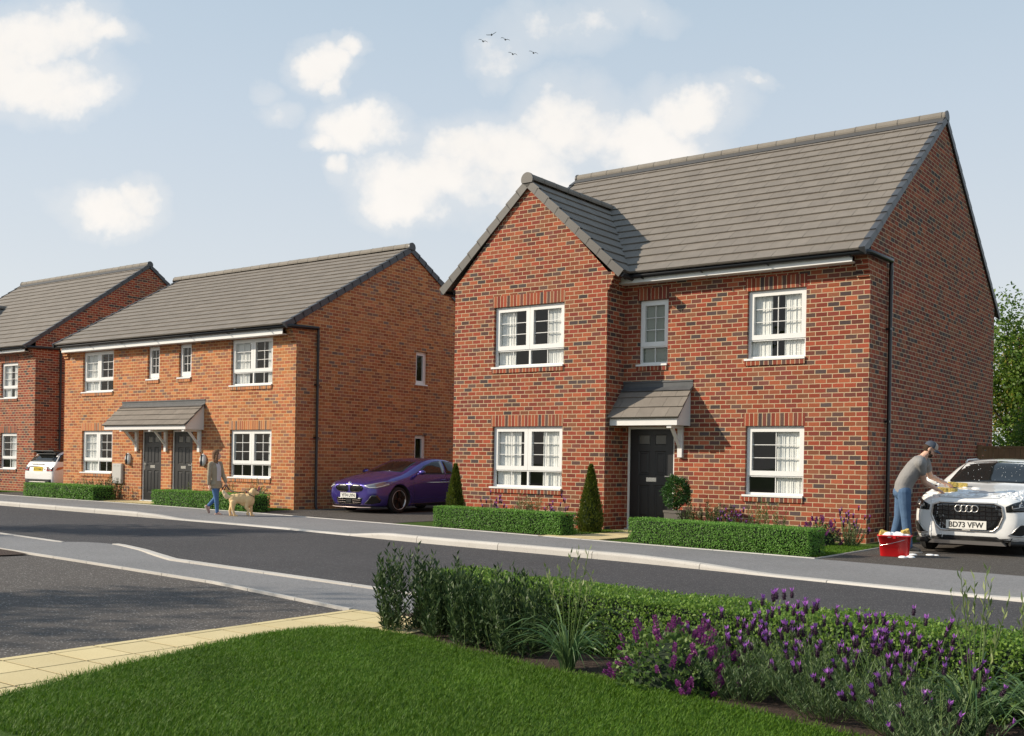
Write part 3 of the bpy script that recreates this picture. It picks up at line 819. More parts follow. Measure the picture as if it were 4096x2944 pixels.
# drives and garden ground (sheets a few millimetres apart)
sheet('driveway', [(-60, -40), (-.478, -40), (-.478, -12.24), (-3.06, -11.74), (-6.35, -11.41), (-8.47, -11.23), (-30, -9.02), (-60, -6.9)], -.012, MT['drive_near'], 'speckled asphalt drive in the near corner beside the buff path', 'driveway')
def strip(name, x0, x1, z, yb, mt, label, cat, off=.05):
    q = list(np.linspace(x0, x1, 14)); m = MB()
    m.grid([[(x, back_y(x) + off, z), (x, yb, z)] for x in q][::-1]); return structure(m.build(name, mt), label, cat)
strip('garden_turf', -45, 12, -.004, 40, MT['turf'], 'turf around the houses behind the footway', 'turf')
strip('driveway', -14.86, -9.32, .004, 16, MT['drive'], 'asphalt drive under the purple car between two houses', 'driveway')
strip('driveway', .56, 14, .004, 9.1, MT['drive'], 'asphalt drive under the white car being washed', 'driveway', .0)
strip('driveway', -29.95, -26.42, .004, 16, MT['drive'], 'asphalt drive under the white car seen from behind', 'driveway')
m = kerb_run(lambda x: 0, lambda x: .02, 0, 4.3, .9, .05, 1, -.05)
m.v = [(.505 + p[1], -.55 - p[0] * .77, p[2]) for p in m.v]
structure(m.build('edging', MT['kerb']), 'concrete edging between the small lawn and the drive of the washed car', 'edging')
def bed(x0, x1, y1, label, f=lambda x: back_y(x) + .06):
    m = MB(); m.grid([[(x, f(x), .010), (x, y1, .010)] for x in np.linspace(x0, x1, 10)][::-1]); structure(m.build('soil_bed', MT['soil']), label, 'soil bed')
bed(-8.1, -4.45, -1.9, 'soil under the short clipped hedge by the conifers', )
bed(-3.05, .46, -2.95, 'soil under the long clipped hedge by the washed car')
bed(-26.35, -22.15, -.5, 'soil under the clipped hedge by the parked white car', lambda x: back_y(x) + .055)
bed(-19.0, -14.6, -1.0, 'soil under the clipped hedge behind the woman and dog', lambda x: back_y(x) + .055)
m = MB(); m.face([(-.30, -12.22, .004), (.3, -12.95, .004), (1.0, -13.05, .004), (1.9, -13.27, .004), (2.9, -13.42, .004), (3.5, -13.6, .004), (4.2, -13.75, .004), (5.0, -14.0, .004), (9, -14.6, .004), (9, -12.9, .004), (4, -11.95, .004), (.3, -11.85, .004)][::-1])
structure(m.build('soil_bed', MT['soil']), 'dark soil bed under the foreground hedge and lavender', 'soil bed')
m = MB(); m.face([(-20, -10.0, .006), (-8.6, -11.17, .006), (-7.4, -11.38, .006), (-7.5, -11.85, .006), (-9.5, -12.4, .006), (-20, -12.6, .006)][::-1])
structure(m.build('soil_bed', MT['soil']), 'patch of dark soil at the edge of the picture beside the near footway', 'soil bed')

# slab paths
def slabs(name, o, ux, uy, cols, n, z, label, jt=.017, clip=None):
    """o: corner, ux: across, uy: along; cols: column widths"""
    o, ux, uy = Vector((*o, z)), Vector((*ux, 0)), Vector((*uy, 0)); m = MB(); rnd = random.Random(3)
    a = 0
    for w in cols:
        b0 = 0; 
        for l in n:
            p = [o + ux * (a + jt / 2) + uy * (b0 + jt / 2), o + ux * (a + w - jt / 2) + uy * (b0 + jt / 2), o + ux * (a + w - jt / 2) + uy * (b0 + l - jt / 2), o + ux * (a + jt / 2) + uy * (b0 + l - jt / 2)]
            dz = rnd.uniform(-.001, .001)
            q = [v + Vector((0, 0, dz - .02)) for v in p]; p = [v + Vector((0, 0, dz)) for v in p]
            m.face(p)
            for k in range(4): m.face([q[k], q[(k + 1) % 4], p[(k + 1) % 4], p[k]])
            b0 += l
        a += w
    s = MB(); A, B_ = sum(cols), sum(n); j0 = Vector((0, 0, -.0025)); s.face([o + j0, o + ux * A + j0, o + ux * A + uy * B_ + j0, o + uy * B_ + j0])
    n0 = len(m.v); m.v += s.v; m.f += [tuple(i + n0 for i in f) for f in s.f]; m.uv += s.uv; m.mi += [1] * len(s.f)
    return structure(m.build(name, [MT['slab'], MT['joint']]), label, 'path')
slabs('path', (-.478, -18.94), (1, 0), (0, 1), [.095, .39, .39, .39], [.347] * 19 + [.12], .012, 'buff slab path beside the foreground lawn')
slabs('path', (-4.90, -3.16), (1, 0), (.0, 1), [.42, .45, .45], [.45, .45, .45, .45, .45, .45, .40], .022, 'buff slab path to the door of the large red house')
slabs('path', (-22.25, -1.02), (1, .0), (0, 1), [.45] * 6, [.45, .45], .022, 'buff slab path to the two charcoal doors')

# ---------------------------------------------------------------- grass
def blade_mat(name, base, tip, var=.5):
    M, t, b = mat(name); p = t.pos()
    r = t.island()
    c = t.mix(r, base, tip)
    c = t.vmath('SCALE', c, t.math('ADD', t.math('MULTIPLY', t.noise(p, 1.6, 3), var), 1 - var / 2))
    t.l.new(c, b.inputs['Base Color']); b.inputs['Roughness'].default_value = .55; b.inputs['Specular IOR Level'].default_value = .25
    b.inputs['Subsurface Weight'].default_value = 0
    tr = t.new('ShaderNodeBsdfTranslucent'); t.l.new(c, tr.inputs[0]); mx = t.new('ShaderNodeMixShader'); mx.inputs[0].default_value = .3
    out = t.n['Material Output']; t.l.new(b.outputs[0], mx.inputs[1]); t.l.new(tr.outputs[0], mx.inputs[2]); t.l.new(mx.outputs[0], out.inputs[0])
    return M
MT['blade'] = blade_mat('lawn blades', (.046, .122, .007), (.135, .240, .018), .8)
def blades(P, h, w, lean, rng):
    """P (n,2 or 3) base points -> V,F of bent triangles (2 segments)"""
    n = len(P); base = np.zeros((n, 3)); base[:, :P.shape[1]] = P
    a = rng.uniform(0, 2 * PI, n); d = np.stack([np.cos(a), np.sin(a), 0 * a], 1)
    s = np.stack([-np.sin(a), np.cos(a), 0 * a], 1)
    H = h * rng.uniform(.55, 1.15, n); Ln = lean * H * rng.uniform(.2, 1, n); W = w * rng.uniform(.7, 1.2, n)
    up = np.array([0, 0, 1.])
    v0 = base - s * W[:, None] / 2; v1 = base + s * W[:, None] / 2
    mid = base + d * (Ln * .35)[:, None] + up * (H * .6)[:, None]
    v2 = mid - s * W[:, None] * .4; v3 = mid + s * W[:, None] * .4
    v4 = base + d * Ln[:, None] + up * H[:, None]
    V = np.stack([v0, v1, v2, v3, v4], 1).reshape(-1, 3); k = np.arange(n)[:, None] * 5
    F = np.concatenate([k + [0, 1, 3], k + [0, 3, 2], k + [2, 3, 4]], 0)
    return V, F
LAWN = [(.62, -19.0), (.60, -16.0), (.36, -15.2), (.28, -14.9), (.12, -14.2), (.02, -13.58), (.12, -13.2), (.30, -13.02), (.46, -12.95), (1.05, -13.02), (1.46, -13.19), (1.95, -13.26), (2.42, -13.42), (2.95, -13.40), (3.4, -13.52), (3.91, -13.62), (4.3, -13.72), (5.0, -13.95), (6.5, -14.3), (8.5, -14.6), (9.5, -19)]
def inside(P, poly):
    x, y = P[:, 0], P[:, 1]; r = np.zeros(len(P), bool); n = len(poly)
    for i in range(n):
        (x0, y0), (x1, y1) = poly[i], poly[(i + 1) % n]
        c = ((y0 > y) != (y1 > y)) & (x < (x1 - x0) * (y - y0) / (y1 - y0 + 1e-12) + x0); r ^= c
    return r
def scatter(poly, n, rng, jit=0):
    q = np.array(poly); lo, hi = q.min(0), q.max(0); out = []
    while sum(map(len, out)) < n:
        P = rng.uniform(lo, hi, (n, 2)); out.append(P[inside(P + rng.normal(0, jit, P.shape) if jit else P, poly)])
    return np.concatenate(out)[:n]
sheet('lawn', LAWN, .016, MT['turf'], 'soil and roots under the foreground lawn', 'lawn')
rg = np.random.default_rng(5)
vis = [p for p in LAWN if p[1] > -15.9] + [(6.5, -15.9), (.60, -15.9)]
vis = [(.62, -16.4)] + [p for p in LAWN if p[1] > -16.3 and p[0] < 6] + [(5.3, -14.3), (4.2, -15.75), (2.2, -16.4)]
P = scatter(vis, 240000, rg, .05)
V, F = blades(P, .036, .0042, 1.0, rg)
hm = np.repeat(.8 + .5 * np.sin(P[:, 0] * 2.1 + np.sin(P[:, 1] * 1.7) * 2) * np.sin(P[:, 1] * 2.7 + 1) * .4, 5)
V[:, 2] = .014 + V[:, 2] * hm
lawn = np_mesh('lawn_grass', V, F, MT['blade']); tag(lawn, 'mown green lawn filling the front of the picture', 'grass', None, 'stuff')
# small lawn by the washed car
sl_poly = [(.02, -3.55), (.46, -3.62), (.49, -1.0), (-.8, -.95), (-1.0, -2.5), (.0, -3.0)]
P = scatter(sl_poly, 16000, rg, .03); V, F = blades(P, .035, .008, .9, rg); V[:, 2] += .006
tag(np_mesh('lawn_grass', V, F, MT['blade']), 'small patch of lawn between the long hedge and the washed car', 'grass', None, 'stuff')
for poly, lab in (([(-14.6, -1.75), (-14.98, .0), (-16.2, .0), (-15.2, -1.2), (-14.55, -1.85)], 'sliver of lawn at the corner of the orange brick house'), ([(-4.55, -2.75), (-4.4, -.7), (-5.0, -.7), (-4.95, -2.3)], 'sliver of lawn beside the buff path at the red house'), ([(-34, .6), (-34, -.2), (-29.9, -.45), (-29.98, .6)], 'sliver of lawn under the lavender at the furthest house')):
    P = scatter(poly, 5000, rg); V, F = blades(P, .035, .012, .9, rg); V[:, 2] += .004
    tag(np_mesh('lawn_grass', V, F, MT['blade']), lab, 'grass', None, 'stuff')
# ---------------------------------------------------------------- plants
def leaf_mat(name, a, b_, trans=.25, rough=.5, var=.5, spec=.3):
    M, t, b = mat(name); p = t.pos(); r = t.island()
    c = t.mix(r, a, b_)
    c = t.vmath('SCALE', c, t.math('ADD', t.math('MULTIPLY', t.noise(p, 4, 3), var), 1 - var / 2))
    t.l.new(c, b.inputs['Base Color']); b.inputs['Roughness'].default_value = rough; b.inputs['Specular IOR Level'].default_value = spec
    tr = t.new('ShaderNodeBsdfTranslucent'); t.l.new(t.vmath('SCALE', c, 1.2), tr.inputs[0]); mx = t.new('ShaderNodeMixShader'); mx.inputs[0].default_value = trans
    out = t.n['Material Output']; t.l.new(b.outputs[0], mx.inputs[1]); t.l.new(tr.outputs[0], mx.inputs[2]); t.l.new(mx.outputs[0], out.inputs[0])
    return M
MT['hedge'] = leaf_mat('clipped hedge leaves', (.095, .225, .030), (.20, .39, .080), .38)
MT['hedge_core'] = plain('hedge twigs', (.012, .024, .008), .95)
MT['hedge2'] = leaf_mat('loose hedge leaves', (.070, .160, .020), (.21, .32, .055), .35)
MT['shrub'] = leaf_mat('dark willow leaves', (.022, .050, .018), (.075, .115, .040), .18, .5, .5, .22)
MT['shrub_far'] = leaf_mat('olive shrub leaves', (.030, .050, .016), (.085, .110, .036), .2)
MT['wispy'] = leaf_mat('pale herb leaves', (.085, .125, .040), (.17, .21, .075), .3)
MT['lav_leaf'] = leaf_mat('lavender leaves', (.060, .110, .040), (.15, .205, .095), .25)
MT['stem'] = leaf_mat('green stems', (.07, .13, .035), (.13, .19, .06), .1)
MT['lav_head'] = leaf_mat('lavender barrel', (.022, .010, .026), (.065, .025, .060), .05)
MT['lav_bract'] = leaf_mat('lavender bracts', (.30, .085, .42), (.44, .16, .58), .3)
MT['salvia'] = leaf_mat('purple salvia flowers', (.15, .022, .14), (.33, .075, .29), .2)
MT['salvia_leaf'] = leaf_mat('salvia leaves', (.055, .125, .028), (.165, .245, .065), .3)
MT['sedge'] = leaf_mat('ornamental grass blades', (.055, .125, .045), (.155, .235, .085), .3, .4)
MT['seed'] = leaf_mat('seed heads', (.15, .21, .075), (.26, .30, .12), .25)
MT['conifer'] = leaf_mat('conifer sprays', (.045, .075, .008), (.14, .165, .022), .2)
MT['topiary'] = leaf_mat('bay leaves', (.022, .070, .014), (.065, .150, .030), .2, .35, .5, .5)
MT['tree_leaf'] = leaf_mat('tree leaves', (.05, .115, .014), (.15, .23, .032), .4)
MT['tree_leaf_sun_tone'] = leaf_mat('sun-toned yellow green tree leaves', (.14, .16, .020), (.38, .32, .055), .5)  # lit copy of the tree leaves: yellow sunlight is painted into the colour
MT['bark'] = plain('bark', (.075, .055, .040), .9, noise=.4, nscale=12, bump=.5)
MT['pot'] = plain('taupe planter', (.115, .100, .088), .55, noise=.1, nscale=20)

def unit(v): return v / (np.linalg.norm(v, axis=1, keepdims=True) + 1e-9)
def leaves(P, D, L, W, rng, fold=.15, bend=0, face=None):
    """folded diamond leaves: P base points, D tip directions (n,3)"""
    n = len(P); D = unit(D); r = unit(rng.normal(size=(n, 3))); r = r if face is None else np.cross(D, face + r * .45); r = r if face is None else np.cross(r, D) ; s = unit(np.cross(D, r)); nn = np.cross(s, D)
    L = (L * rng.uniform(.65, 1.2, n))[:, None]; W = (W * rng.uniform(.7, 1.2, n))[:, None]
    mid = P + D * L * .45
    V = np.stack([P, mid + s * W / 2 + nn * W * fold, P + D * L - nn * L * bend, mid - s * W / 2 + nn * W * fold], 1).reshape(-1, 3)
    F = np.arange(n * 4).reshape(-1, 4)
    return V, F
def ribbon(paths, widths, rng):
    """paths (n,k,3) -> flat tapering ribbons, (n,k) widths"""
    n, k, _ = paths.shape; T = np.gradient(paths, axis=1); a = rng.uniform(0, 2 * PI, n)
    side = np.stack([np.cos(a), np.sin(a), 0 * a], 1)[:, None, :] * np.ones((1, k, 1))
    t = T / (np.linalg.norm(T, axis=2, keepdims=True) + 1e-9)
    side = side - t * np.sum(side * t, 2, keepdims=True); side /= np.linalg.norm(side, axis=2, keepdims=True) + 1e-9
    V = np.stack([paths - side * widths[..., None] / 2, paths + side * widths[..., None] / 2], 2).reshape(-1, 3)
    i = np.arange(n)[:, None] * (2 * k) + np.arange(k - 1)[None] * 2
    F = np.stack([i, i + 1, i + 3, i + 2], -1).reshape(-1, 4)
    return V, F
def cat(*parts):
    Vs, Fs, Ms, o = [], [], [], 0
    for V, F, m in parts:
        Vs.append(V); Fs.append(F + o); Ms.append(np.full(len(F), m)); o += len(V)
    return np.concatenate(Vs), np.concatenate(Fs), np.concatenate(Ms)
def box_np(lo, hi):
    x0, y0, z0 = lo; x1, y1, z1 = hi
    V = np.array([(x0, y0, z0), (x1, y0, z0), (x1, y1, z0), (x0, y1, z0), (x0, y0, z1), (x1, y0, z1), (x1, y1, z1), (x0, y1, z1)], float)
    return V, np.array([(0, 3, 2, 1), (4, 5, 6, 7), (0, 1, 5, 4), (1, 2, 6, 5), (2, 3, 7, 6), (3, 0, 4, 7)])

def hedge(name, A, B, thick, h, n, ls, mt, label, seed, loose=0., group='clipped hedges in front of the houses'):
    """A->B: front foot line; body lies to the left of A->B (+Y)"""
    rg = np.random.default_rng(seed); A, B = np.array([*A, 0.]), np.array([*B, 0.])
    e = B - A; L = np.linalg.norm(e); e /= L; s = np.array([-e[1], e[0], 0])
    areas = np.array([L * h, L * thick, thick * h, thick * h, L * h * .5]); pr = areas / areas.sum()
    f = rg.choice(5, n, p=pr); u, v = rg.uniform(0, 1, n), rg.uniform(0, 1, n)
    X = np.where(f == 2, 0, np.where(f == 3, L, u * L)); Y = np.where(f == 0, 0, np.where(f == 4, thick, np.where(f == 1, v * thick, u * thick)))
    Z = np.where(f == 1, h, v * h)
    N = np.array([[0, -1, 0], [0, 0, 1], [-1, 0, 0], [1, 0, 0], [0, 1, 0]], float)[f]
    wob = (np.sin(X * 3.1 + seed) * np.sin(Z * 9 + X * 2) * .5 + np.sin(X * 7.7) * .3 + rg.normal(0, .45, n)) * (.012 + loose) - ls * .5
    Q = np.stack([X, Y, Z], 1) + N * wob[:, None]
    Q[:, 2] = np.maximum(Q[:, 2], .01)
    D = N * .45 + rg.normal(0, .8, (n, 3)); D[:, 2] += .25
    V, F = leaves(Q, D, ls, ls * .66, rg, .12, .05, N + np.array([0, 0, .25]))
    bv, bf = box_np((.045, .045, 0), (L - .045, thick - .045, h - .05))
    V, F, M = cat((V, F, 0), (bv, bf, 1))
    W = A + V[:, :1] * e + V[:, 1:2] * s; W[:, 2] = V[:, 2]
    o = np_mesh(name, W, F, [mt, MT['hedge_core']], mi=M)
    return tag(o, label, 'hedge', group)
HD = MT['hedge']
hedge('clipped_hedge', (-26.31, -1.01), (-22.14, -1.23), .72, .435, 12000, .042, HD, 'clipped box hedge in front of the white car seen from behind', 1)
hedge('clipped_hedge', (-18.95, -1.46), (-14.45, -1.82), .6, .43, 13000, .040, HD, 'clipped box hedge behind the woman and her dog', 2)
hedge('clipped_hedge', (-7.95, -2.52), (-4.63, -2.86), .5, .42, 16000, .032, HD, 'short clipped box hedge between the two conifers', 3)
hedge('clipped_hedge', (-2.99, -3.2), (.36, -3.67), .5, .42, 20000, .028, HD, 'clipped box hedge in front of the black door and potted bush, nearest the bucket', 4)
hedge('loose_hedge', (.55, -12.46), (7.4, -13.3), .55, .43, 62000, .024, MT['hedge2'], 'loose leafy green hedge running behind the lavender in the foreground', 5, .016, None)

# ---- leafy upright shrub (stems with willow-like leaves)
def leafy_stems(n, R, H, rg, ll=.055, lw=.012, step=.017, lean=.35, nstem=3):
    st, wd, LP, LD = [], [], [], []
    for i in range(n):
        a = rg.uniform(0, 2 * PI); r = R * math.sqrt(rg.uniform(0, 1)); h = H * rg.uniform(.62, 1.0) * (1 - .25 * (r / R) ** 2)
        b = np.array([math.cos(a) * r * .75, math.sin(a) * r * .75, 0]); tip = b + np.array([math.cos(a) * r * lean, math.sin(a) * r * lean, h]) + rg.normal(0, .025, 3)
        ctl = (b + tip) / 2 + rg.normal(0, .02, 3); t = np.linspace(0, 1, 7)[:, None]
        p = (1 - t) ** 2 * b + 2 * t * (1 - t) * ctl + t ** 2 * tip
        st.append(p); wd.append(np.linspace(.005, .002, 7))
        k = int(h / step)
        tt = np.sort(rg.uniform(.01, 1, k)); tt[-1] = 1
        q = np.stack([np.interp(tt, t[:, 0], p[:, j]) for j in range(3)], 1)
        ang = np.arange(k) * 2.4 + rg.uniform(0, 6)
        d = np.stack([np.cos(ang), np.sin(ang), .75 + .9 * tt], 1)
        LP.append(q); LD.append(d)
    V1, F1 = ribbon(np.array(st), np.array(wd), rg)
    V2, F2 = leaves(np.concatenate(LP), np.concatenate(LD), ll, lw, rg, .2, .12)
    return (V1, F1), (V2, F2)
def shrub(name, label, loc, n, R, H, mt, seed, group, ll=.056, lw=.0165, step=.0155, sm_='stem'):
    rg = np.random.default_rng(seed); a, b = leafy_stems(n, R, H, rg, ll, lw, step)
    V, F, M = cat((*b, 0), (*a, 1)); o = np_mesh(name, V, F, [mt, MT[sm_]], mi=M); o.location = (*loc, 0)
    return tag(o, label, 'shrub', group)
G1 = 'dark leafy shrubs in front of the loose hedge'
for i, (x, y, n, R, H, lab) in enumerate([(.60, -12.74, 26, .24, .72, 'tallest dark willow-leaved shrub, at the path end of the loose hedge'), (1.04, -12.76, 26, .25, .64, 'dark willow-leaved shrub second from the buff path'), (1.48, -12.90, 28, .26, .60, 'dark willow-leaved shrub third from the buff path'), (1.92, -13.0, 26, .26, .60, 'dark willow-leaved shrub beside the clump of arching grass')]):
    shrub('leafy_shrub', lab, (x, y), n + 40, R, H, MT['shrub'], 40 + i, G1)
G2 = 'shrubs along the house walls'
for i, (x, y, n, R, H, lab) in enumerate([(-23.3, -.35, 22, .35, .66, 'olive shrub under the window left of the meter box'), (-22.75, -.3, 26, .36, .72, 'olive shrub growing up in front of the meter box'), (-22.35, -.5, 20, .33, .66, 'olive shrub between meter box and buff path')]):
    shrub('leafy_shrub', lab, (x, y), n + 10, R, H, MT['shrub_far'], 50 + i, G2, .06, .018, .02)
for i, (x, y, lab) in enumerate([(-3.0, -.95, 'low dark shrub right beside the taupe planter'), (-2.66, -.9, 'low dark shrub second from the taupe planter'), (-2.36, -.95, 'low dark shrub between planter shrubs and lavender')]):
    shrub('leafy_shrub', lab, (x, y), 34, .22, .70, MT['shrub_far'], 55 + i, G2, .055, .016, .018)
G3 = 'wispy herbs along the house walls'
for i, (x, y, H, lab) in enumerate([(-24.5, -.25, .62, 'wispy pale herb under the furthest left window of the orange house'), (-24.0, -.3, .66, 'wispy pale herb left of the olive shrubs'), (-18.6, -.55, .58, 'wispy pale herb behind the hedge left of the woman'), (-17.6, -.5, .62, 'wispy pale herb behind the woman'), (-16.9, -.5, .66, 'wispy pale herb above the lead of the dog'), (-15.5, -.75, .82, 'tall wispy pale herb above the dog at the house corner'),
        (-6.45, -1.55, .74, 'wispy pale herb between the two lavenders under the gable window'), (-6.05, -1.5, .70, 'wispy pale herb nearer the right lavender under the gable window'), (-1.55, -1.05, .80, 'wispy pale herb under the living room window'), (-1.2, -1.1, .72, 'wispy pale herb right of the living room window')]):
    shrub('wispy_herb', lab, (x, y), 22, .20, H * 1.08, MT['wispy'], 60 + i, G3, .060, .014, .024)

# ---- lavender
def lav_head_mesh():
    rg = np.random.default_rng(1); parts = []
    P, D = [], []
    for k in range(9):
        z = -.034 + k * .0046; r = .0068 * math.sin(.5 + k / 8 * 2.2)
        for j in range(6):
            a = j * PI / 3 + k * .5; P.append((math.cos(a) * r, math.sin(a) * r, z)); D.append((math.cos(a), math.sin(a), .9))
    a_ = leaves(np.array(P), np.array(D), .0085, .007, rg, .3)
    bv = MB(); bv.ell((0, 0, -.016), (.0065, .0065, .02), 6, 5)
    me = np.array(bv.v); bf = np.array([f for f in bv.f])
    ang = np.array([0.3, 1.9, 3.4, 5.0]); D2 = np.stack([np.cos(ang) * .42, np.sin(ang) * .42, np.ones(4)], 1)
    b_ = leaves(np.tile([[0, 0, .002]], (4, 1)) + D2 * .002, D2, .029, .0125, rg, .25, .1)
    return cat((*a_, 0), (me, bf, 0), (*b_, 1))
_V, _F, _M = lav_head_mesh()
LAVHEAD = None
def lavender(label, loc, R, H, nstem, nh, seed, group, detailed=True, fol=1.0, ms=1.0):
    global LAVHEAD
    rg = np.random.default_rng(seed)
    root = thing('lavender', label, 'lavender', (*loc, 0), group=group)
    st, wd, LP, LD, heads = [], [], [], [], []
    for i in range(nstem + nh):
        a = rg.uniform(0, 2 * PI); r = R * math.sqrt(rg.uniform(0, 1)); fl = i >= nstem
        h = H * (rg.uniform(.46, 1.0) if fl else rg.uniform(.4, .72)) * (1 - .3 * (r / R) ** 2)
        b = np.array([math.cos(a) * r * .35, math.sin(a) * r * .35, 0]); tip = np.array([math.cos(a) * r * 1.0, math.sin(a) * r * 1.0, h])
        ctl = np.array([math.cos(a) * r * .75, math.sin(a) * r * .75, h * .45]); t = np.linspace(0, 1, 7)[:, None]
        p = (1 - t) ** 2 * b + 2 * t * (1 - t) * ctl + t ** 2 * tip
        st.append(p); wd.append(np.linspace(.0042, .0026, 7) * ms)
        k = int((26 if not fl else 16) * fol); tt = rg.uniform(.1, .98 if not fl else .6, k)
        LP.append(np.stack([np.interp(tt, t[:, 0], p[:, j]) for j in range(3)], 1)); ang = rg.uniform(0, 6.3, k)
        LD.append(np.stack([np.cos(ang), np.sin(ang), .9 + .6 * tt], 1))
        if fl: heads.append((tip, tip - ctl))
    a1 = ribbon(np.array(st), np.array(wd), rg); a2 = leaves(np.concatenate(LP), np.concatenate(LD), .042, .0058 * ms, rg, .1, .15)
    V, F, M = cat((*a2, 0), (*a1, 1)); np_mesh('foliage', V, F, [MT['lav_leaf'], MT['stem']], root, mi=M)
    hs = []
    for tip, d in heads:
        q = Vector(d).to_track_quat('Z', 'Y').to_matrix(); s = rg.uniform(.85, 1.15) * (1.0 if detailed else 1.35); z = Matrix.Rotation(rg.uniform(0, 6), 3, 'Z')
        hs.append((Vector(tip), q @ z, s))
    if detailed:
        for tip, q, s in hs:
            if LAVHEAD is None:
                o = np_mesh('flower_head', _V, _F, [MT['lav_head'], MT['lav_bract']], root, mi=_M); LAVHEAD = o
            else: o = LAVHEAD.copy(); COL.objects.link(o); o.parent = root
            o.matrix_local = Matrix.Translation(tip) @ q.to_4x4() @ Matrix.Scale(s, 4)
    else:
        Vs = np.concatenate([(_V * s) @ np.array(q).T + np.array(tip) for tip, q, s in hs]); n = len(_V)
        Fs = np.concatenate([_F + i * n for i in range(len(hs))]); np_mesh('flower_heads', Vs, Fs, [MT['lav_head'], MT['lav_bract']], root, mi=np.tile(_M, len(hs)))
    return root
G4 = 'lavender plants in the foreground bed'
lavender('lavender overlapping the purple salvia', (3.74, -13.32), .34, .60, 64, 26, 71, G4)
lavender('tall lavender right of the salvia with the highest pair of flowers', (3.97, -13.12), .36, .70, 60, 34, 72, G4)
lavender('densest lavender in the middle of the foreground row', (4.28, -13.42), .42, .64, 80, 46, 73, G4)
lavender('lavender nearest the tall pale seed stalks', (4.70, -13.50), .44, .60, 80, 42, 74, G4)
lavender('lavender at the back of the row against the loose hedge', (4.55, -13.06), .36, .66, 40, 26, 75, G4)
lavender('lavender in the bottom corner in front of the arching grass', (4.95, -13.80), .36, .46, 60, 18, 76, G4)
G5 = 'lavender plants along the house walls'
for i, (x, y, R, H, lab) in enumerate([(-7.1, -1.65, .34, .74, 'lavender between the far conifer and the wispy herbs'), (-5.45, -1.75, .36, .72, 'lavender leaning against the nearer conifer'), (-1.98, -1.15, .34, .70, 'lavender under the left part of the living room window'), (.08, -1.05, .34, .72, 'lavender at the corner of the red house behind the red bucket'), (-30.4, -.1, .5, .95, 'lavender at the furthest house by the white parked car'), (-30.9, -.4, .5, .6, 'lavender at the furthest house at the edge of the picture')]):
    lavender(lab, (x, y), R, H, 46, 26, 80 + i, G5, False, 1, 1.6)
# ---- salvia
def spike_mesh(rg):
    P, D = [], []
    for k in range(16):
        z = k * .0042; r = .0155 * (1 - k / 20)
        for j in range(5):
            a = j * 1.2566 + k * .7; P.append((math.cos(a) * r * .5, math.sin(a) * r * .5, z)); D.append((math.cos(a), math.sin(a), .5))
    return leaves(np.array(P), np.array(D), .013, .011, rg, .3)
SPIKE = None
def salvia(label, loc, R, H, nl, ns, seed, group, s=1.0, detailed=True):
    global SPIKE
    rg = np.random.default_rng(seed); root = thing('salvia', label, 'salvia', (*loc, 0), group=group)
    def dome(n, lo=.82):
        z = rg.uniform(.02, 1, n); a = rg.uniform(0, 2 * PI, n); q = np.sqrt(np.maximum(0, 1 - z ** 2)); N = np.stack([q * np.cos(a), q * np.sin(a), z], 1)
        k = rg.uniform(lo, 1.02, (n, 1)) * (1 + .08 * np.sin(a * 3 + z * 5))[:, None]
        return N * k * np.array([R, R, H]), N
    P, N = dome(nl, .55); V, F = leaves(P, N + rg.normal(0, .8, P.shape), .038 * s, .024 * s, rg, .12, .2)
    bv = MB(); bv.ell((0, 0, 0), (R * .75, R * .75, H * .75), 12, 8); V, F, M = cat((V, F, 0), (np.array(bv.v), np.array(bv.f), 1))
    np_mesh('foliage', V, F, [MT['salvia_leaf'], MT['hedge_core']], root, mi=M)
    P, N = dome(ns, .96); sv, sf = spike_mesh(rg)
    if detailed:
        for p, nn in zip(P, N):
            if SPIKE is None: o = np_mesh('flower_spike', sv, sf, MT['salvia'], root); SPIKE = o
            else: o = SPIKE.copy(); COL.objects.link(o); o.parent = root
            d = Vector(nn) + Vector(rg.normal(0, .25, 3)) + Vector((0, 0, .5))
            o.matrix_local = Matrix.Translation(p) @ d.to_track_quat('Z', 'Y').to_matrix().to_4x4() @ Matrix.Scale(rg.uniform(.75, 1.25), 4)
    else:
        q = []
        for p, nn in zip(P, N):
            d = (Vector(nn) + Vector((0, 0, .5))).to_track_quat('Z', 'Y').to_matrix(); q.append(sv * 1.2 @ np.array(d).T + p)
        np_mesh('flower_spikes', np.concatenate(q), np.concatenate([sf + i * len(sv) for i in range(ns)]), MT['salvia'], root)
salvia('mound of purple flowering salvia at the edge of the lawn', (3.27, -13.22), .40, .35, 2800, 100, 91, 'mounds of purple salvia')
salvia('purple salvia mound at the end of the long clipped hedge', (-.42, -1.15), .36, .42, 900, 70, 92, 'mounds of purple salvia', 1.2, False)
salvia('dark purple mound behind the head of the dog', (-15.3, -.95), .36, .50, 800, 40, 93, 'mounds of purple salvia', 1.3, False)
salvia('purple mound at the furthest house beside the parked white car', (-31.2, -.2), .7, .62, 1200, 90, 94, 'mounds of purple salvia', 1.6, False)

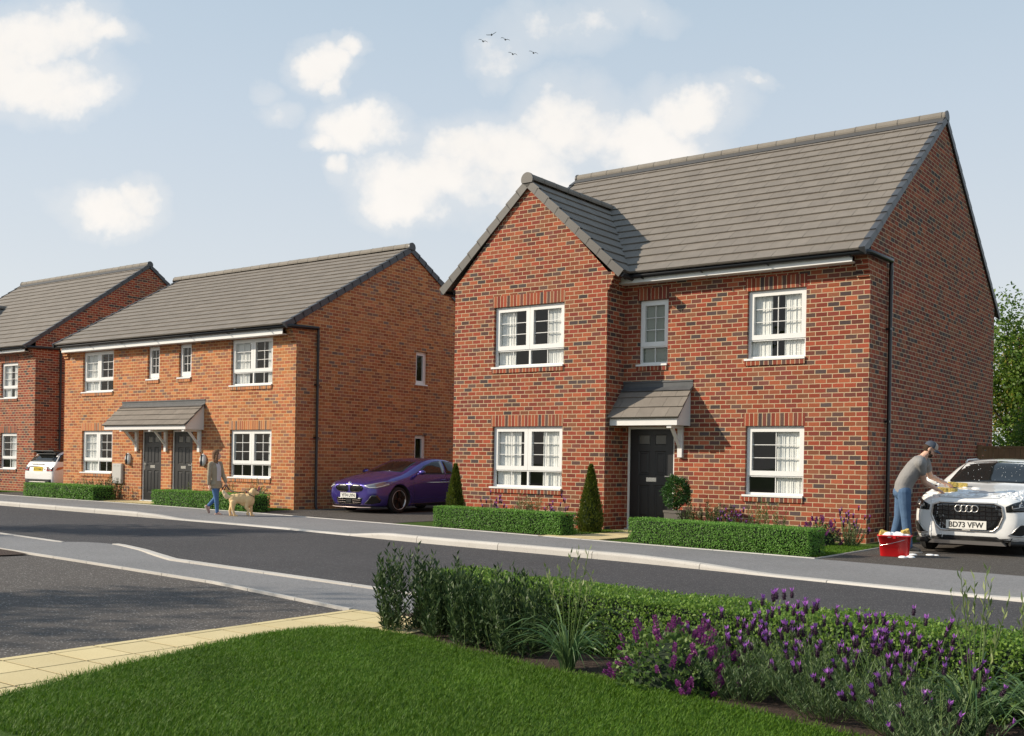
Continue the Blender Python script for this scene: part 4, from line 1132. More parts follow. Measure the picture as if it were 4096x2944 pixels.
# ---- ornamental grass with seed stalks
def grass_clump(label, loc, R, H, n, stalks, seed, w=.011, hs=.75):
    rg = np.random.default_rng(seed); root = thing('ornamental_grass', label, 'ornamental grass', (*loc, 0), group='clumps of arching ornamental grass')
    t = np.linspace(0, 1, 9)[None, :, None]
    a = rg.uniform(0, 2 * PI, n); l = rg.uniform(.5, 1.1, n); b = np.stack([np.cos(a), np.sin(a), 0 * a], 1)[:, None, :]
    reach = (R * l)[:, None, None]; hh = (H * l * rg.uniform(.6, 1.1, n))[:, None, None]
    p = b * .05 * rg.uniform(.2, 1, (n, 1, 1)) + b * reach * t ** 1.6 + np.array([0, 0, 1.]) * hh * (np.sin(t * rg.uniform(1.7, 2.7, (n, 1, 1))) ) * 1.0
    wd = w * np.sin(np.clip(t[..., 0] * .92 + .12, 0, 1) * PI) ** .6 * rg.uniform(.6, 1.15, (n, 1))
    V, F = ribbon(p, np.broadcast_to(wd, (n, 9)), rg); np_mesh('blades', V, F, MT['sedge'], root)
    for i in range(stalks):
        a = rg.uniform(0, 2 * PI); h = hs * rg.uniform(.72, 1.05); tip = np.array([math.cos(a) * R * .35, math.sin(a) * R * .35, h]); tt = np.linspace(0, 1, 8)[:, None]
        p = np.array([math.cos(a) * .03, math.sin(a) * .03, 0]) * (1 - tt) + tip * tt ** np.array([1.5, 1.5, 1]); m = MB(); m.tube([Vector(q) for q in p], [.0034, .0033, .003, .003, .0028, .0025, .002, .0015], 5)
        k = 9; q = np.linspace(.66, 1, k); P = np.stack([np.interp(q, tt[:, 0], p[:, j]) for j in range(3)], 1); an = np.arange(k) * 2.6 + rg.uniform(0, 6)
        D = np.stack([np.cos(an) * .45, np.sin(an) * .45, np.ones(k)], 1); V2, F2 = leaves(P, D, .06, .013, rg, .35, .05)
        V3, F3, M3 = cat((np.array(m.v), np.array([f for f in m.f if len(f) == 4]), 0), (V2, F2, 1)); np_mesh('seed_stalk', V3, F3, [MT['stem'], MT['seed']], root, mi=M3)
grass_clump('arching green grass clump with seed stalks beside the dark shrubs', (2.50, -13.26), .44, .36, 110, 9, 101)
grass_clump('arching grass clump with tall pale seed stalks at the right edge of the bed', (5.02, -13.42), .42, .36, 120, 9, 102, .011, .82)
grass_clump('arching grass clump in the corner of the picture by the lavender', (5.38, -13.52), .40, .40, 90, 6, 103, .012, .72)
grass_clump('tuft of grass in the soil patch at the edge of the near footway', (-11.25, -10.25), .45, .42, 90, 0, 104, .012)
grass_clump('grass clump at the corner of the orange brick house', (-14.95, -1.15), .42, .55, 130, 3, 105, .016, .75)

# ---- conifers, bay tree in a planter
def conifer(label, loc, h, r, seed):
    rg = np.random.default_rng(seed); n = 7000; root = thing('conifer', label, 'conifer', (*loc, 0), group='narrow conifers by the gable')
    z = rg.uniform(0, 1, n) ** 1.25; a = rg.uniform(0, 2 * PI, n); prof = (1 - z) ** .85 * (1 + .10 * np.sin(a * 5 + z * 14)) * np.minimum(1, .62 + z * 2.4)
    rr = prof * r * rg.uniform(.72, 1.03, n); P = np.stack([np.cos(a) * rr, np.sin(a) * rr, z * h], 1)
    D = np.stack([np.cos(a) * .7, np.sin(a) * .7, np.full(n, 1.1)], 1) + rg.normal(0, .3, (n, 3)); V, F = leaves(P, D, .062, .017, rg, .2)
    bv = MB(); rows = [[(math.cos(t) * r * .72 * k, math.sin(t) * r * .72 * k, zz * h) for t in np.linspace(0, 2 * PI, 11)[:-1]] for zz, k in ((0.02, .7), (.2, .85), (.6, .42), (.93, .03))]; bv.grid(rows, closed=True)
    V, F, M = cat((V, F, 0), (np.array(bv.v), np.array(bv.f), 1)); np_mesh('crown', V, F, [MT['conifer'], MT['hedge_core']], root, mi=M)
    t = MB(); t.tube([(0, 0, -.02), (0, 0, .2)], .03, 7); t.build('trunk', MT['bark'], root)
conifer('narrow green conifer beside the buff path and the black door', (-4.78, -1.58), 1.30, .285, 111)
conifer('narrow green conifer in front of the purple car', (-8.12, -1.62), 1.26, .255, 112)
root = thing('potted_bush', 'leafy green bush in a taupe planter beside the black door', 'potted bush', (-3.34, -.80, 0))
m = MB()
for z0, z1, a0, a1 in ((.02, .435, .155, .18), (.435, .48, .19, .192)):
    m.grid([[(s * a, t * a, z) for s, t in ((-1, -1), (1, -1), (1, 1), (-1, 1))] for z, a in ((z0, a0), (z1, a1), (z1, a1 - .025), (z1 - .03, a1 - .03))], closed=True)
m.box(-.06, .06, -.189, -.18, .425, .437)
m.build('planter', MT['pot'], root)
m = MB(); m.box(-.16, .16, -.16, .16, .40, .44); m.build('soil', MT['soil'], root)
m = MB(); m.tube([(0, 0, .42), (.01, 0, .62), (0, .01, .8)], [.016, .013, .01], 7)
for k in range(8):
    a = k * .8; m.tube([(0, 0, .6 + .02 * k), (math.cos(a) * .15, math.sin(a) * .15, .68 + .05 * k)], .005, 5)
m.build('trunk', MT['bark'], root)
rg = np.random.default_rng(120); n = 2600; N = unit(rg.normal(size=(n, 3))); k = rg.uniform(.45, 1.0, n) ** .5 * (1 + .14 * np.sin(N[:, 0] * 5 + N[:, 2] * 4) + .08 * np.sin(N[:, 1] * 9))
P = N * k[:, None] * np.array([.25, .25, .29]) + np.array([0, 0, .83]); V, F = leaves(P, N + rg.normal(0, .7, (n, 3)), .058, .027, rg, .15, .15); np_mesh('crown', V, F, MT['topiary'], root)

# ---- trees behind the fence
def tree(label, loc, trunk_h, crown, n, ls, mt, seed, group, clumps=26):
    """crown: (centre z, rx, ry, rz)"""
    rg = np.random.default_rng(seed); root = thing('tree', label, 'tree', (*loc, 0), group=group); cz, rx, ry, rz = crown
    C = unit(rg.normal(size=(clumps, 3))) * (rg.uniform(.25, .95, (clumps, 1))) * np.array([rx, ry, rz]) + np.array([0, 0, cz])
    m = MB(); m.tube([(0, 0, -.2), (.05, 0, trunk_h * .5), (0, .05, cz - rz * .2)], [.16, .13, .07], 8)
    for c in C:
        z0 = min(max(trunk_h * .6, c[2] - rz * .6), cz); s = Vector((0, 0, z0)); e = Vector(c); mid = (s + e) / 2 + Vector((0, 0, -.1)); m.tube([s, mid, e], [.06, .035, .012], 6)
    m.build('trunk', MT['bark'], root)
    ci = rg.integers(0, clumps, n); rad = rg.uniform(.25, .42, clumps)[ci][:, None] * np.array([rx, ry, rz]) * 1.1
    N = unit(rg.normal(size=(n, 3))); P = C[ci] + N * rad * (rg.uniform(0, 1, (n, 1)) ** .45)
    V, F = leaves(P, N * .6 + rg.normal(0, .7, (n, 3)) + np.array([0, 0, -.1]), ls, ls * .55, rg, .2, .1, N + np.array([0, 0, .4])); np_mesh('crown', V, F, mt, root)
G6 = 'trees behind the timber fence'
tree('tall green tree rising above the timber fence beside the brick gable', (-.35, 15.2), 2.2, (3.2, 1.7, 1.6, 3.0), 15000, .13, MT['tree_leaf'], 131, G6, 34)
tree('yellow green sunlit tree behind the tall green tree', (-1.2, 21.5), 2.4, (3.7, 2.0, 1.8, 3.2), 12000, .16, MT['tree_leaf_sun_tone'], 132, G6, 30)
tree('low bushy green tree just over the timber fence', (.9, 11.4), 1.2, (1.9, 1.3, 1.1, 1.5), 9000, .10, MT['tree_leaf'], 133, G6, 24)
tree('leafy tree outside the picture whose shade falls on the near drive', (-14.3, -22.6), 3.5, (6.2, 2.6, 2.6, 2.3), 5000, .22, MT['tree_leaf'], 134, 'roadside trees', 24)
tree('leafy tree outside the picture whose shade falls on the near side of the road', (-19.3, -13.6), 3.2, (5.6, 1.5, 1.5, 1.6), 3000, .18, MT['tree_leaf'], 135, 'roadside trees', 18)
# ---- timber fence
MT['fence'] = plain('weathered fence timber', (.235, .140, .070), .85, noise=.45, nscale=3, bump=.3)
root = thing('timber_fence', 'brown close-boarded timber fence behind the washed car', 'fence', (.06, 7.76, 0))
m = MB(); rnd = random.Random(2); x = .06
while x < 9:
    w = rnd.uniform(.105, .125); d = rnd.uniform(-.004, .004); m.box(x, x + w - .006, -.012 + d, .012 + d, .04, 1.86); x += w
m.build('board_panel', MT['fence'], root)
for i in range(6):
    m = MB(); m.box(1.8 * i - .05, 1.8 * i + .05, -.06, .04, -.2, 1.93); m.build('post', MT['fence'], root)
m = MB(); m.box(-.05, 9, -.03, .03, 1.862, 1.90); m.build('capping_rail', MT['fence'], root)
# ---------------------------------------------------------------- cars
def paint(name, col, metal=0, rough=.35):
    m, t, b = mat(name); b.inputs['Base Color'].default_value = (*col, 1); b.inputs['Metallic'].default_value = metal; b.inputs['Roughness'].default_value = rough
    b.inputs['Coat Weight'].default_value = 1; b.inputs['Coat Roughness'].default_value = .03
    return m
MT['purple'] = paint('purple metallic paint', (.062, .042, .27), .55, .26)
MT['white_car'] = paint('white car paint', (.84, .83, .81), 0, .35)
MT['gloss_black'] = paint('gloss black trim', (.008, .008, .009), 0, .2)
MT['matt_black'] = plain('matt black trim', (.012, .012, .012), .6)
MT['tyre'] = plain('tyre rubber', (.014, .014, .014), .8)
MT['alloy_dark'] = plain('dark alloy', (.045, .036, .034), .3, .9)
MT['silver'] = plain('satin silver trim', (.60, .57, .54), .3, .9)
MT['rose_trim'] = plain('pale bumper trim', (.50, .40, .37), .35, .5)
MT['plate_white'] = plain('white number plate', (.78, .76, .70), .4); MT['plate_yellow'] = plain('yellow number plate', (.78, .56, .03), .4)
MT['ink'] = plain('black lettering', (.01, .01, .01), .5)
MT['car_glass'] = plain('tinted car glass', (.012, .013, .013), .03, 0, spec=.55)
MT['lamp_glass'] = plain('headlight glass', (.26, .26, .27), .08, .3, spec=.9, coat=1)
MT['lamp_white'] = plain('white light guide', (.85, .85, .82), .2)
MT['lamp_red'] = plain('red tail lamp', (.50, .015, .010), .12, coat=1); MT['lamp_orange'] = plain('orange tail lamp', (.55, .16, .05), .15, coat=1)
def foam_mat():
    M, t, b = mat('soap foam'); b.inputs['Base Color'].default_value = (.86, .86, .86, 1); b.inputs['Roughness'].default_value = .55
    b.inputs['Subsurface Weight'].default_value = .0
    t.l.new(t.bump(t.noise(t.pos(), 40, 4), .5, .006), b.inputs['Normal']); return M
MT['foam'] = foam_mat()

class Car:
    def __init__(s, name, label, loc, rz, stations, paint_, axles, r, track, lev=2, kx=1.03, kz=1.012):
        s.root = thing(name, label, 'car', loc, rz); s.r = r
        m = MB(); rings = []
        for y, zb, wb, ws, zs, wt_, zt, wr, zr, zc in stations:
            wb, ws, wt_, wr, zt, zr, zc = wb * kx, ws * kx, wt_ * kx, wr * kx, zt * kz, zr * kz, zc * kz
            h = [(0, zb), (wb * .6, zb), (wb, zb + .03), (ws, zs), (wt_, zt), (wr, zr), (wr * .55, (zr + zc * 2) / 3), (0, zc)]
            full = [(x, y, z) for x, z in h] + [(-x, y, z) for x, z in h[-2:0:-1]]
            rings.append(full)
        m.grid(rings, closed=True); m.face(rings[0][::-1]); m.face(rings[-1])
        o = m.build('body', [paint_, MT['matt_black']], s.root, smooth=True, weld=True)
        key = {}
        for i, rg_ in enumerate(rings):
            for j, p in enumerate(rg_): key[tuple(round(c, 4) for c in p)] = (i, min(j, 14 - j) if j < 14 else 0)
        at = o.data.attributes.new('crease_edge', 'FLOAT', 'EDGE'); cr = []
        for e in o.data.edges:
            ka, kb = (key.get(tuple(round(c, 4) for c in o.data.vertices[v].co)) for v in e.vertices)
            v = 0
            if ka and kb and ka[0] != kb[0] and ka[1] == kb[1]: v = {4: .62, 5: .45, 2: .5, 3: .3}.get(ka[1], 0)
            if ka and kb and ka[0] == kb[0] == 0 and min(ka[1], kb[1]) >= 4: v = .4
            cr.append(v)
        at.data.foreach_set('value', cr)
        sd = o.modifiers.new('s', 'SUBSURF'); sd.levels = sd.render_levels = lev
        cut = []
        for y in axles:
            c = MB(); R = r * 1.17
            for sx in (-1, 1):
                rows = [[(sx * x, y + math.cos(a) * R, r + math.sin(a) * R) for a in np.linspace(0, 2 * PI, 33)[:-1]] for x in (track - .30, track + .4)]
                c.grid(rows, closed=True); c.face(rows[0][::-1]); c.face(rows[1])
            k = c.build('cutter', MT['matt_black'], None, weld=True); k.data.materials.clear(); k.data.materials.append(MT['matt_black']); k.matrix_world = Matrix.Translation(loc) @ Matrix.Rotation(rz, 4, 'Z')
            bo = o.modifiers.new('b', 'BOOLEAN'); bo.object = k; bo.operation = 'DIFFERENCE'; bo.solver = 'EXACT'
            try: bo.material_mode = 'TRANSFER'
            except Exception: pass
            cut.append(k)
        # surface for laying trims on: the subdivided body before the wheel arches are cut
        for b_ in o.modifiers:
            if b_.type == 'BOOLEAN': b_.show_viewport = False
        dg = bpy.context.evaluated_depsgraph_get(); dg.update()
        ev = o.evaluated_get(dg); me = ev.to_mesh(); s.bvh = BVHTree.FromPolygons([v.co.copy() for v in me.vertices], [tuple(p.vertices) for p in me.polygons]); ev.to_mesh_clear()
        for b_ in o.modifiers:
            if b_.type == 'BOOLEAN': b_.show_viewport = True
        baked(o)
        for k in cut:
            d = k.data; bpy.data.objects.remove(k); bpy.data.meshes.remove(d)
        o.data.polygons.foreach_set('use_smooth', [True] * len(o.data.polygons))
        s.body = o
        for y in axles:
            for sx in (-1, 1): s.wheel(sx, y, track)
    def wheel(s, sx, y, track):
        r = s.r; t = MB(); prof = [(.16, -.19), (.66, -.20), (.90, -.19), (.985, -.15), (1, -.08), (1, -.10 + .0), (.985, -.03), (.93, -.003), (.74, 0.0), (.70, -.012)]
        rows = [[(sx * (track + d), y + math.cos(a) * r * k, r + math.sin(a) * r * k) for a in np.linspace(0, 2 * PI, 37)[:-1]] for k, d in prof]
        t.grid(rows, closed=True)
        w = t.build('wheel', MT['tyre'], s.root, smooth=True)
        m = MB(); rows = [[(sx * (track + d), y + math.cos(a) * r * k, r + math.sin(a) * r * k) for a in np.linspace(0, 2 * PI, 37)[:-1]] for k, d in ((.735, -.004), (.73, .004), (.705, .002), (.69, -.05))]
        m.grid(rows, closed=True); m.build('rim', s.rim if hasattr(s, 'rim') else MT['silver'], w, smooth=True)
        m = MB(); rows = [[(sx * (track - .055), y + math.cos(a) * r * k, r + math.sin(a) * r * k) for a in np.linspace(0, 2 * PI, 37)[:-1]] for k in (.7, .02)]
        m.grid(rows, closed=True); 
        m.build('brake_disc', MT['matt_black'], w)
        m = MB()
        for i in range(5):
            for e in (-.09, .09):
                a = i * 2 * PI / 5 + .3; a2 = a + e
                c, si = math.cos(a2), math.sin(a2); n = (-si, c)
                p0 = (math.cos(a) * r * .12, math.sin(a) * r * .12); p1 = (c * r * .70, si * r * .70); q = .012
                P = [(p0[0] - n[0] * q, p0[1] - n[1] * q), (p0[0] + n[0] * q, p0[1] + n[1] * q), (p1[0] + n[0] * q * 1.5, p1[1] + n[1] * q * 1.5), (p1[0] - n[0] * q * 1.5, p1[1] - n[1] * q * 1.5)]
                m.prism([(sx * (track - .03), y + b, r + c_) for b, c_ in P], (sx * .022, 0, 0))
        rows = [[(sx * (track + d), y + math.cos(a) * r * k, r + math.sin(a) * r * k) for a in np.linspace(0, 2 * PI, 15)[:-1]] for k, d in ((.17, -.03), (.17, -.004), (.12, .0), (.01, .001))]
        m.grid(rows, closed=True); m.build('spoke_set', MT['alloy_dark'], w)
    def hit(s, a, b, d):
        if d == 'front': o, v = Vector((a, -3, b)), Vector((0, 1, 0))
        elif d == 'rear': o, v = Vector((a, 9, b)), Vector((0, -1, 0))
        elif d == 'left': o, v = Vector((4, a, b)), Vector((-1, 0, 0))
        elif d == 'right': o, v = Vector((-4, a, b)), Vector((1, 0, 0))
        else: o, v = Vector((a, b, 5)), Vector((0, 0, -1))
        p, n, i, q = s.bvh.ray_cast(o, v)
        return (p, n) if p is not None else None
    def patch(s, name, outline, d, mt, t=.006, K=4, N=48, parent=None, smooth_=True, sink=.02):
        """lay a thin raised panel with this outline on the body"""
        P = [Vector((*p, 0)) for p in outline]; seg = [(P[(i + 1) % len(P)] - P[i]).length for i in range(len(P))]; tot = sum(seg); pts = []
        for i, p in enumerate(P):
            k = max(1, round(N * seg[i] / tot))
            pts += [p.lerp(P[(i + 1) % len(P)], j / k) for j in range(k)]
        c = sum(pts, Vector()) / len(pts); rows = []
        vd = {'front': Vector((0, 1, 0)), 'rear': Vector((0, -1, 0)), 'left': Vector((-1, 0, 0)), 'right': Vector((1, 0, 0)), 'top': Vector((0, 0, -1))}[d]
        for k, off in [(0, -sink)] + [(j / K, t) for j in range(K + 1)]:
            row = []
            for p in pts:
                q = p.lerp(c, min(k, .985)); h = s.hit(q.x, q.y, d); 
                if h is None: 
                    for f in (.02, .05, .1, .2, .4):
                        q2 = q.lerp(c, f); h = s.hit(q2.x, q2.y, d)
                        if h: break
                if h is None: h = (Vector((0, 0, 0)), Vector((0, 0, 1)))
                row.append(h[0] - vd * off * .6 + h[1] * off * .5)
            rows.append(row)
        m = MB(); m.grid(rows, closed=True); m.face(rows[-1])
        o = m.build(name, mt, parent or s.root, smooth=smooth_)
        if smooth_: o.data.polygons.foreach_set('use_smooth', [i >= len(pts) for i in range(len(o.data.polygons))])
        return o
    def line(s, name, pts, d, mt, r=.006, parent=None, off=.0, n=24):
        q = []
        P = [Vector((*p, 0)) for p in pts]
        for i in range(len(P) - 1):
            for j in range(max(2, n // (len(P) - 1))):
                a = P[i].lerp(P[i + 1], j / max(2, n // (len(P) - 1))); q.append(a)
        q.append(P[-1]); R_ = []
        for a in q:
            h = s.hit(a.x, a.y, d)
            if h: R_.append(h[0] + h[1] * off)
        m = MB(); m.tube(R_, r, 6); return m.build(name, mt, parent or s.root, smooth=True)
def mir(pts): return [(-a, b) for a, b in pts[::-1]]
def lettering(txt, height, width, M, mt, parent, name='lettering', depth=.004, bold=.0):
    cu = bpy.data.curves.new('t', 'FONT'); cu.body = txt; cu.size = 1; cu.align_x = 'CENTER'; cu.align_y = 'CENTER'; cu.extrude = .01; cu.offset = bold
    o = bpy.data.objects.new('t', cu); COL.objects.link(o); dg = bpy.context.evaluated_depsgraph_get(); dg.update()
    me = bpy.data.meshes.new_from_object(o.evaluated_get(dg)); bpy.data.objects.remove(o); bpy.data.curves.remove(cu)
    v = np.array([tuple(x.co) for x in me.vertices]); lo, hi = v.min(0), v.max(0); c = (lo + hi) / 2
    sx, sy = width / (hi[0] - lo[0]), height / (hi[1] - lo[1])
    for x in me.vertices: x.co = Vector(((x.co.x - c[0]) * sx, (x.co.y - c[1]) * sy, (x.co.z - lo[2]) * depth / max(1e-6, hi[2] - lo[2])))
    me.materials.clear(); me.materials.append(mt); ob = link(name, me, parent); ob.matrix_local = M; return ob
def plate(car, txt, c, w, h, mt, rear=False, tilt=0):
    """number plate with its characters, facing -Y (front) or +Y (rear)"""
    m = MB(); m.box(-w / 2, w / 2, -h / 2, h / 2, 0, .008)
    M = Matrix.Translation(c) @ (Matrix.Rotation(PI, 4, 'Z') if rear else Matrix.Identity(4)) @ Matrix.Rotation(PI / 2 - tilt, 4, 'X')
    o = m.build('number_plate', mt, car.root); o.matrix_local = M
    lettering(txt, h * .66, w * .86, Matrix.Translation((0, 0, .0082)), MT['ink'], o, depth=.002, bold=.02)
    return o

# ---------------- purple coupe
ST = [(.0, .25, .48, .60, .45, .54, .65, .40, .69, .71), (.05, .17, .60, .72, .45, .66, .70, .45, .745, .765), (.28, .145, .77, .875, .46, .785, .765, .55, .81, .835), (.65, .145, .84, .925, .5, .865, .84, .62, .885, .91),
      (1.05, .145, .85, .925, .5, .855, .90, .66, .955, .98), (1.28, .145, .85, .92, .5, .85, .93, .70, 1.0, 1.03), (1.85, .145, .85, .915, .5, .845, .955, .66, 1.225, 1.255), (2.25, .145, .85, .915, .5, .845, .965, .62, 1.36, 1.39),
      (2.8, .145, .86, .92, .5, .85, .975, .60, 1.385, 1.42), (3.35, .15, .87, .93, .52, .865, .99, .57, 1.30, 1.34), (3.9, .17, .86, .92, .55, .86, .99, .56, 1.08, 1.11), (4.2, .2, .82, .89, .57, .82, .96, .6, 1.01, 1.02), (4.42, .26, .70, .80, .58, .74, .90, .55, .95, .95), (4.48, .36, .6, .7, .6, .64, .84, .5, .88, .88)]
car = Car('parked_car', 'purple coupe parked between the orange house and the red house', (-13.03, .14, 0), 0, ST, MT['purple'], (.88, 3.6), .335, .895)
R_ = car.root
ws = [(-.58, 1.06), (-.50, 1.20), (-.45, 1.305), (0, 1.325), (.45, 1.305), (.50, 1.20), (.58, 1.06), (.56, 1.035), (0, 1.05), (-.56, 1.035)]
car.patch('windscreen', ws, 'front', MT['car_glass'], .004, 5, 60)
for dd in ('left', 'right'):
    car.patch('side_window', [(1.60, 1.005), (2.0, 1.21), (2.38, 1.315), (2.72, 1.34), (2.70, 1.0)], dd, MT['car_glass'], .004)
    car.patch('side_window', [(2.76, 1.0), (2.78, 1.34), (3.1, 1.315), (3.4, 1.23), (3.66, 1.085), (3.55, 1.02)], dd, MT['car_glass'], .004)
    car.line('window_trim', [(1.66, .992), (2.6, .985), (3.52, 1.02)], dd, MT['gloss_black'], .008)
    car.line('door_seam', [(1.42, .96), (1.40, .70), (1.46, .28)], dd, MT['matt_black'], .004)
    car.line('door_seam', [(2.72, .97), (2.78, .7), (2.70, .28)], dd, MT['matt_black'], .004)
    car.line('door_handle', [(2.50, .83), (2.66, .835)], dd, MT['purple'], .016, off=.008)
    car.patch('side_skirt', [(1.25, .17), (1.3, .24), (3.1, .27), (3.15, .19)], dd, MT['gloss_black'], .008)
    sx = 1 if dd == 'left' else -1
    m = MB(); m.ell((sx * 1.0, 1.60, 1.035), (.115, .065, .062), 12, 8); m.tube([(sx * .84, 1.62, .99), (sx * .95, 1.61, 1.0)], .022, 6)
    m.build('wing_mirror', MT['purple'], R_, smooth=True)
car.line('bonnet_seam', [(-.66, 1.15), (-.70, .60), (-.52, .16)], 'top', MT['matt_black'], .004); car.line('bonnet_seam', [(.66, 1.15), (.70, .60), (.52, .16)], 'top', MT['matt_black'], .004)
kid = [(.035, .56), (.05, .69), (.12, .715), (.34, .71), (.44, .68), (.47, .63), (.43, .575), (.30, .535), (.10, .53)]
for q in (kid, mir(kid)):
    g = car.patch('grille', q, 'front', MT['gloss_black'], .006)
    b = MB(); 
    for i in range(8):
        x = (.09 + .043 * i) * (1 if q is kid else -1); h0 = car.hit(x, .56, 'front'); h1 = car.hit(x, .69, 'front')
        if h0 and h1: b.tube([h0[0] + Vector((0, -.012, 0)), h1[0] + Vector((0, -.012, 0))], .006, 5)
    b.build('slat', MT['alloy_dark'], g)
    car.line('grille_surround', q + [q[0]], 'front', MT['alloy_dark'], .0045, g, .008, 40)
hl = [(.50, .705), (.66, .745), (.84, .80), (.91, .79), (.87, .68), (.76, .625), (.62, .65)]
for q in (hl, mir(hl)):
    h = car.patch('headlight', q, 'front', MT['lamp_glass'], .007)
    lg = [(.51, .695), (.61, .665), (.66, .645), (.76, .648), (.83, .68), (.87, .73)]
    car.line('light_guide', lg if q is hl else mir(lg), 'front', MT['lamp_white'], .010, h, .010)
car.patch('lower_intake', [(-.46, .39), (.46, .39), (.38, .22), (-.38, .22)], 'front', MT['gloss_black'], .005)
for z in (.275, .33):
    car.line('intake_bar', [(-.40, z), (-.12, z)], 'front', MT['alloy_dark'], .008, None, .012); car.line('intake_bar', [(.12, z), (.40, z)], 'front', MT['alloy_dark'], .008, None, .012)
car.patch('radar_cover', [(-.11, .38), (.11, .38), (.08, .25), (-.08, .25)], 'front', MT['matt_black'], .014)
si = [(.50, .24), (.62, .34), (.72, .47), (.80, .46), (.83, .34), (.80, .27), (.66, .235)]
car.patch('side_intake', si, 'front', MT['gloss_black'], .006); car.patch('side_intake', mir(si), 'front', MT['gloss_black'], .006)
m = MB(); m.tube([(-.66, .10, .155), (-.45, .0, .15), (0, -.025, .15), (.45, .0, .15), (.66, .10, .155)], .022, 8, flat=.6); m.build('bumper_lip', MT['rose_trim'], R_, smooth=True)
p, n = car.hit(0, .745, 'front'); m = MB(); rows = [[(math.cos(a) * .052 * k, -.010 - d, math.sin(a) * .038 * k) for a in np.linspace(0, 2 * PI, 25)[:-1]] for k, d in ((1, -.02), (1, .002), (.9, .006))]; m.grid(rows, closed=True)
bd = m.build('badge', MT['silver'], R_); bd.location = p
m = MB(); rows = [[(math.cos(a) * .052 * k, -.0165 - d, math.sin(a) * .038 * k) for a in np.linspace(0, 2 * PI, 25)[:-1]] for k, d in ((.9, 0), (.02, .0005))]; m.grid(rows, closed=True); 
for i, f in enumerate(m.f): pass
m.mi = [(1 if (i % 24) // 6 % 2 == 0 and True else 0) if i < 24 else 0 for i in range(len(m.f))]
b2 = m.build('emblem', [MT['plate_white'], plain('blue emblem', (.03, .08, .35), .3)], bd); 
plate(car, 'YF74 UYN', (0, -.028, .445), .54, .125, MT['plate_white'])

# ---------------- white car being washed
ST = [(.0, .29, .52, .64, .5, .60, .79, .45, .835, .845), (.05, .20, .66, .76, .5, .72, .83, .5, .875, .885), (.26, .175, .80, .875, .52, .815, .885, .60, .935, .945), (.7, .175, .85, .905, .55, .855, .965, .66, 1.005, 1.02),
      (1.15, .175, .86, .905, .55, .855, 1.01, .69, 1.06, 1.08), (1.38, .175, .86, .90, .55, .855, 1.03, .72, 1.09, 1.115), (1.80, .175, .86, .90, .55, .85, 1.05, .69, 1.31, 1.34), (2.15, .175, .86, .90, .55, .85, 1.06, .635, 1.475, 1.51),
      (2.8, .175, .86, .90, .55, .85, 1.07, .62, 1.51, 1.55), (3.5, .18, .86, .90, .55, .85, 1.07, .60, 1.46, 1.50), (3.9, .2, .84, .88, .58, .83, 1.05, .57, 1.25, 1.28), (4.12, .25, .78, .84, .58, .79, 1.0, .58, 1.05, 1.06), (4.2, .35, .66, .74, .6, .7, .9, .5, .95, .95)]
car = Car('white_car', 'white car covered in soap suds being washed on the drive', (1.97, -1.16, 0), 0, ST, MT['white_car'], (.82, 3.35), .345, .875)
R_ = car.root
car.patch('windscreen', [(-.64, 1.155), (-.60, 1.30), (-.53, 1.475), (0, 1.50), (.53, 1.475), (.60, 1.30), (.64, 1.155), (.60, 1.125), (0, 1.14), (-.60, 1.125)], 'front', MT['car_glass'], .004, 5, 60)
for dd in ('left', 'right'):
    car.patch('side_window', [(1.72, 1.10), (2.05, 1.32), (2.3, 1.42), (2.75, 1.44), (2.75, 1.10)], dd, MT['car_glass'], .004)
    car.patch('side_window', [(2.83, 1.10), (2.83, 1.44), (3.35, 1.42), (3.65, 1.30), (3.7, 1.13)], dd, MT['car_glass'], .004)
    car.patch('wheel_arch_trim', [(.30, .20), (.34, .56), (.55, .74), (.82, .79), (1.09, .74), (1.3, .56), (1.34, .2), (1.22, .2), (1.2, .5), (1.04, .66), (.82, .70), (.6, .66), (.44, .5), (.42, .2)], dd, MT['matt_black'], .004, 1)
    sx = 1 if dd == 'left' else -1
    m = MB(); m.ell((sx * .99, 1.52, 1.14), (.115, .06, .075), 12, 8); m.tube([(sx * .84, 1.54, 1.08), (sx * .93, 1.53, 1.10)], .025, 6); m.build('wing_mirror', MT['white_car'], R_, smooth=True)
    m = MB(); m.tube([(sx * .585, 2.3, 1.48), (sx * .595, 2.42, 1.515), (sx * .585, 3.0, 1.535), (sx * .56, 3.5, 1.48)], .018, 8); m.build('roof_rail', MT['silver'], R_, smooth=True)
gp = [(-.40, .82), (.40, .82), (.51, .78), (.535, .62), (.47, .46), (.39, .385), (-.39, .385), (-.47, .46), (-.535, .62), (-.51, .78)]
g = car.patch('grille', gp, 'front', MT['gloss_black'], .008, 5, 60)
car.line('grille_surround', gp + [gp[0]], 'front', MT['silver'], .016, g, .008, 60)
for z in (.555, .62, .685, .75):
    w = .49 if z < .6 else .515; b = MB(); pts = []
    for i in range(41):
        x = -w + 2 * w * i / 40; zz = z + (.010 if (i // 4) % 2 else 0); h = car.hit(x, zz, 'front'); pts.append(h[0] + Vector((0, -.018, 0)))
    b.tube(pts, .0075, 5); b.build('grille_bar', MT['alloy_dark'], g, smooth=True)
b = MB()
for i in range(11):
    x = -.46 + .092 * i; h = [car.hit(x, zz, 'front') for zz in (.52, .66, .79)]; b.tube([q[0] + Vector((0, -.014, 0)) for q in h], .005, 5)
b.build('grille_bar', MT['alloy_dark'], g)
m = MB()
for i in range(4):
    cx_ = (i - 1.5) * .081; P = [(cx_ + math.cos(a) * .052, -.030 + .004 * (i % 2), .728 + math.sin(a) * .052) for a in np.linspace(0, 2 * PI, 29)]; m.tube(P, .0085, 8, cap=False)
m.build('badge', MT['silver'], g, smooth=True)
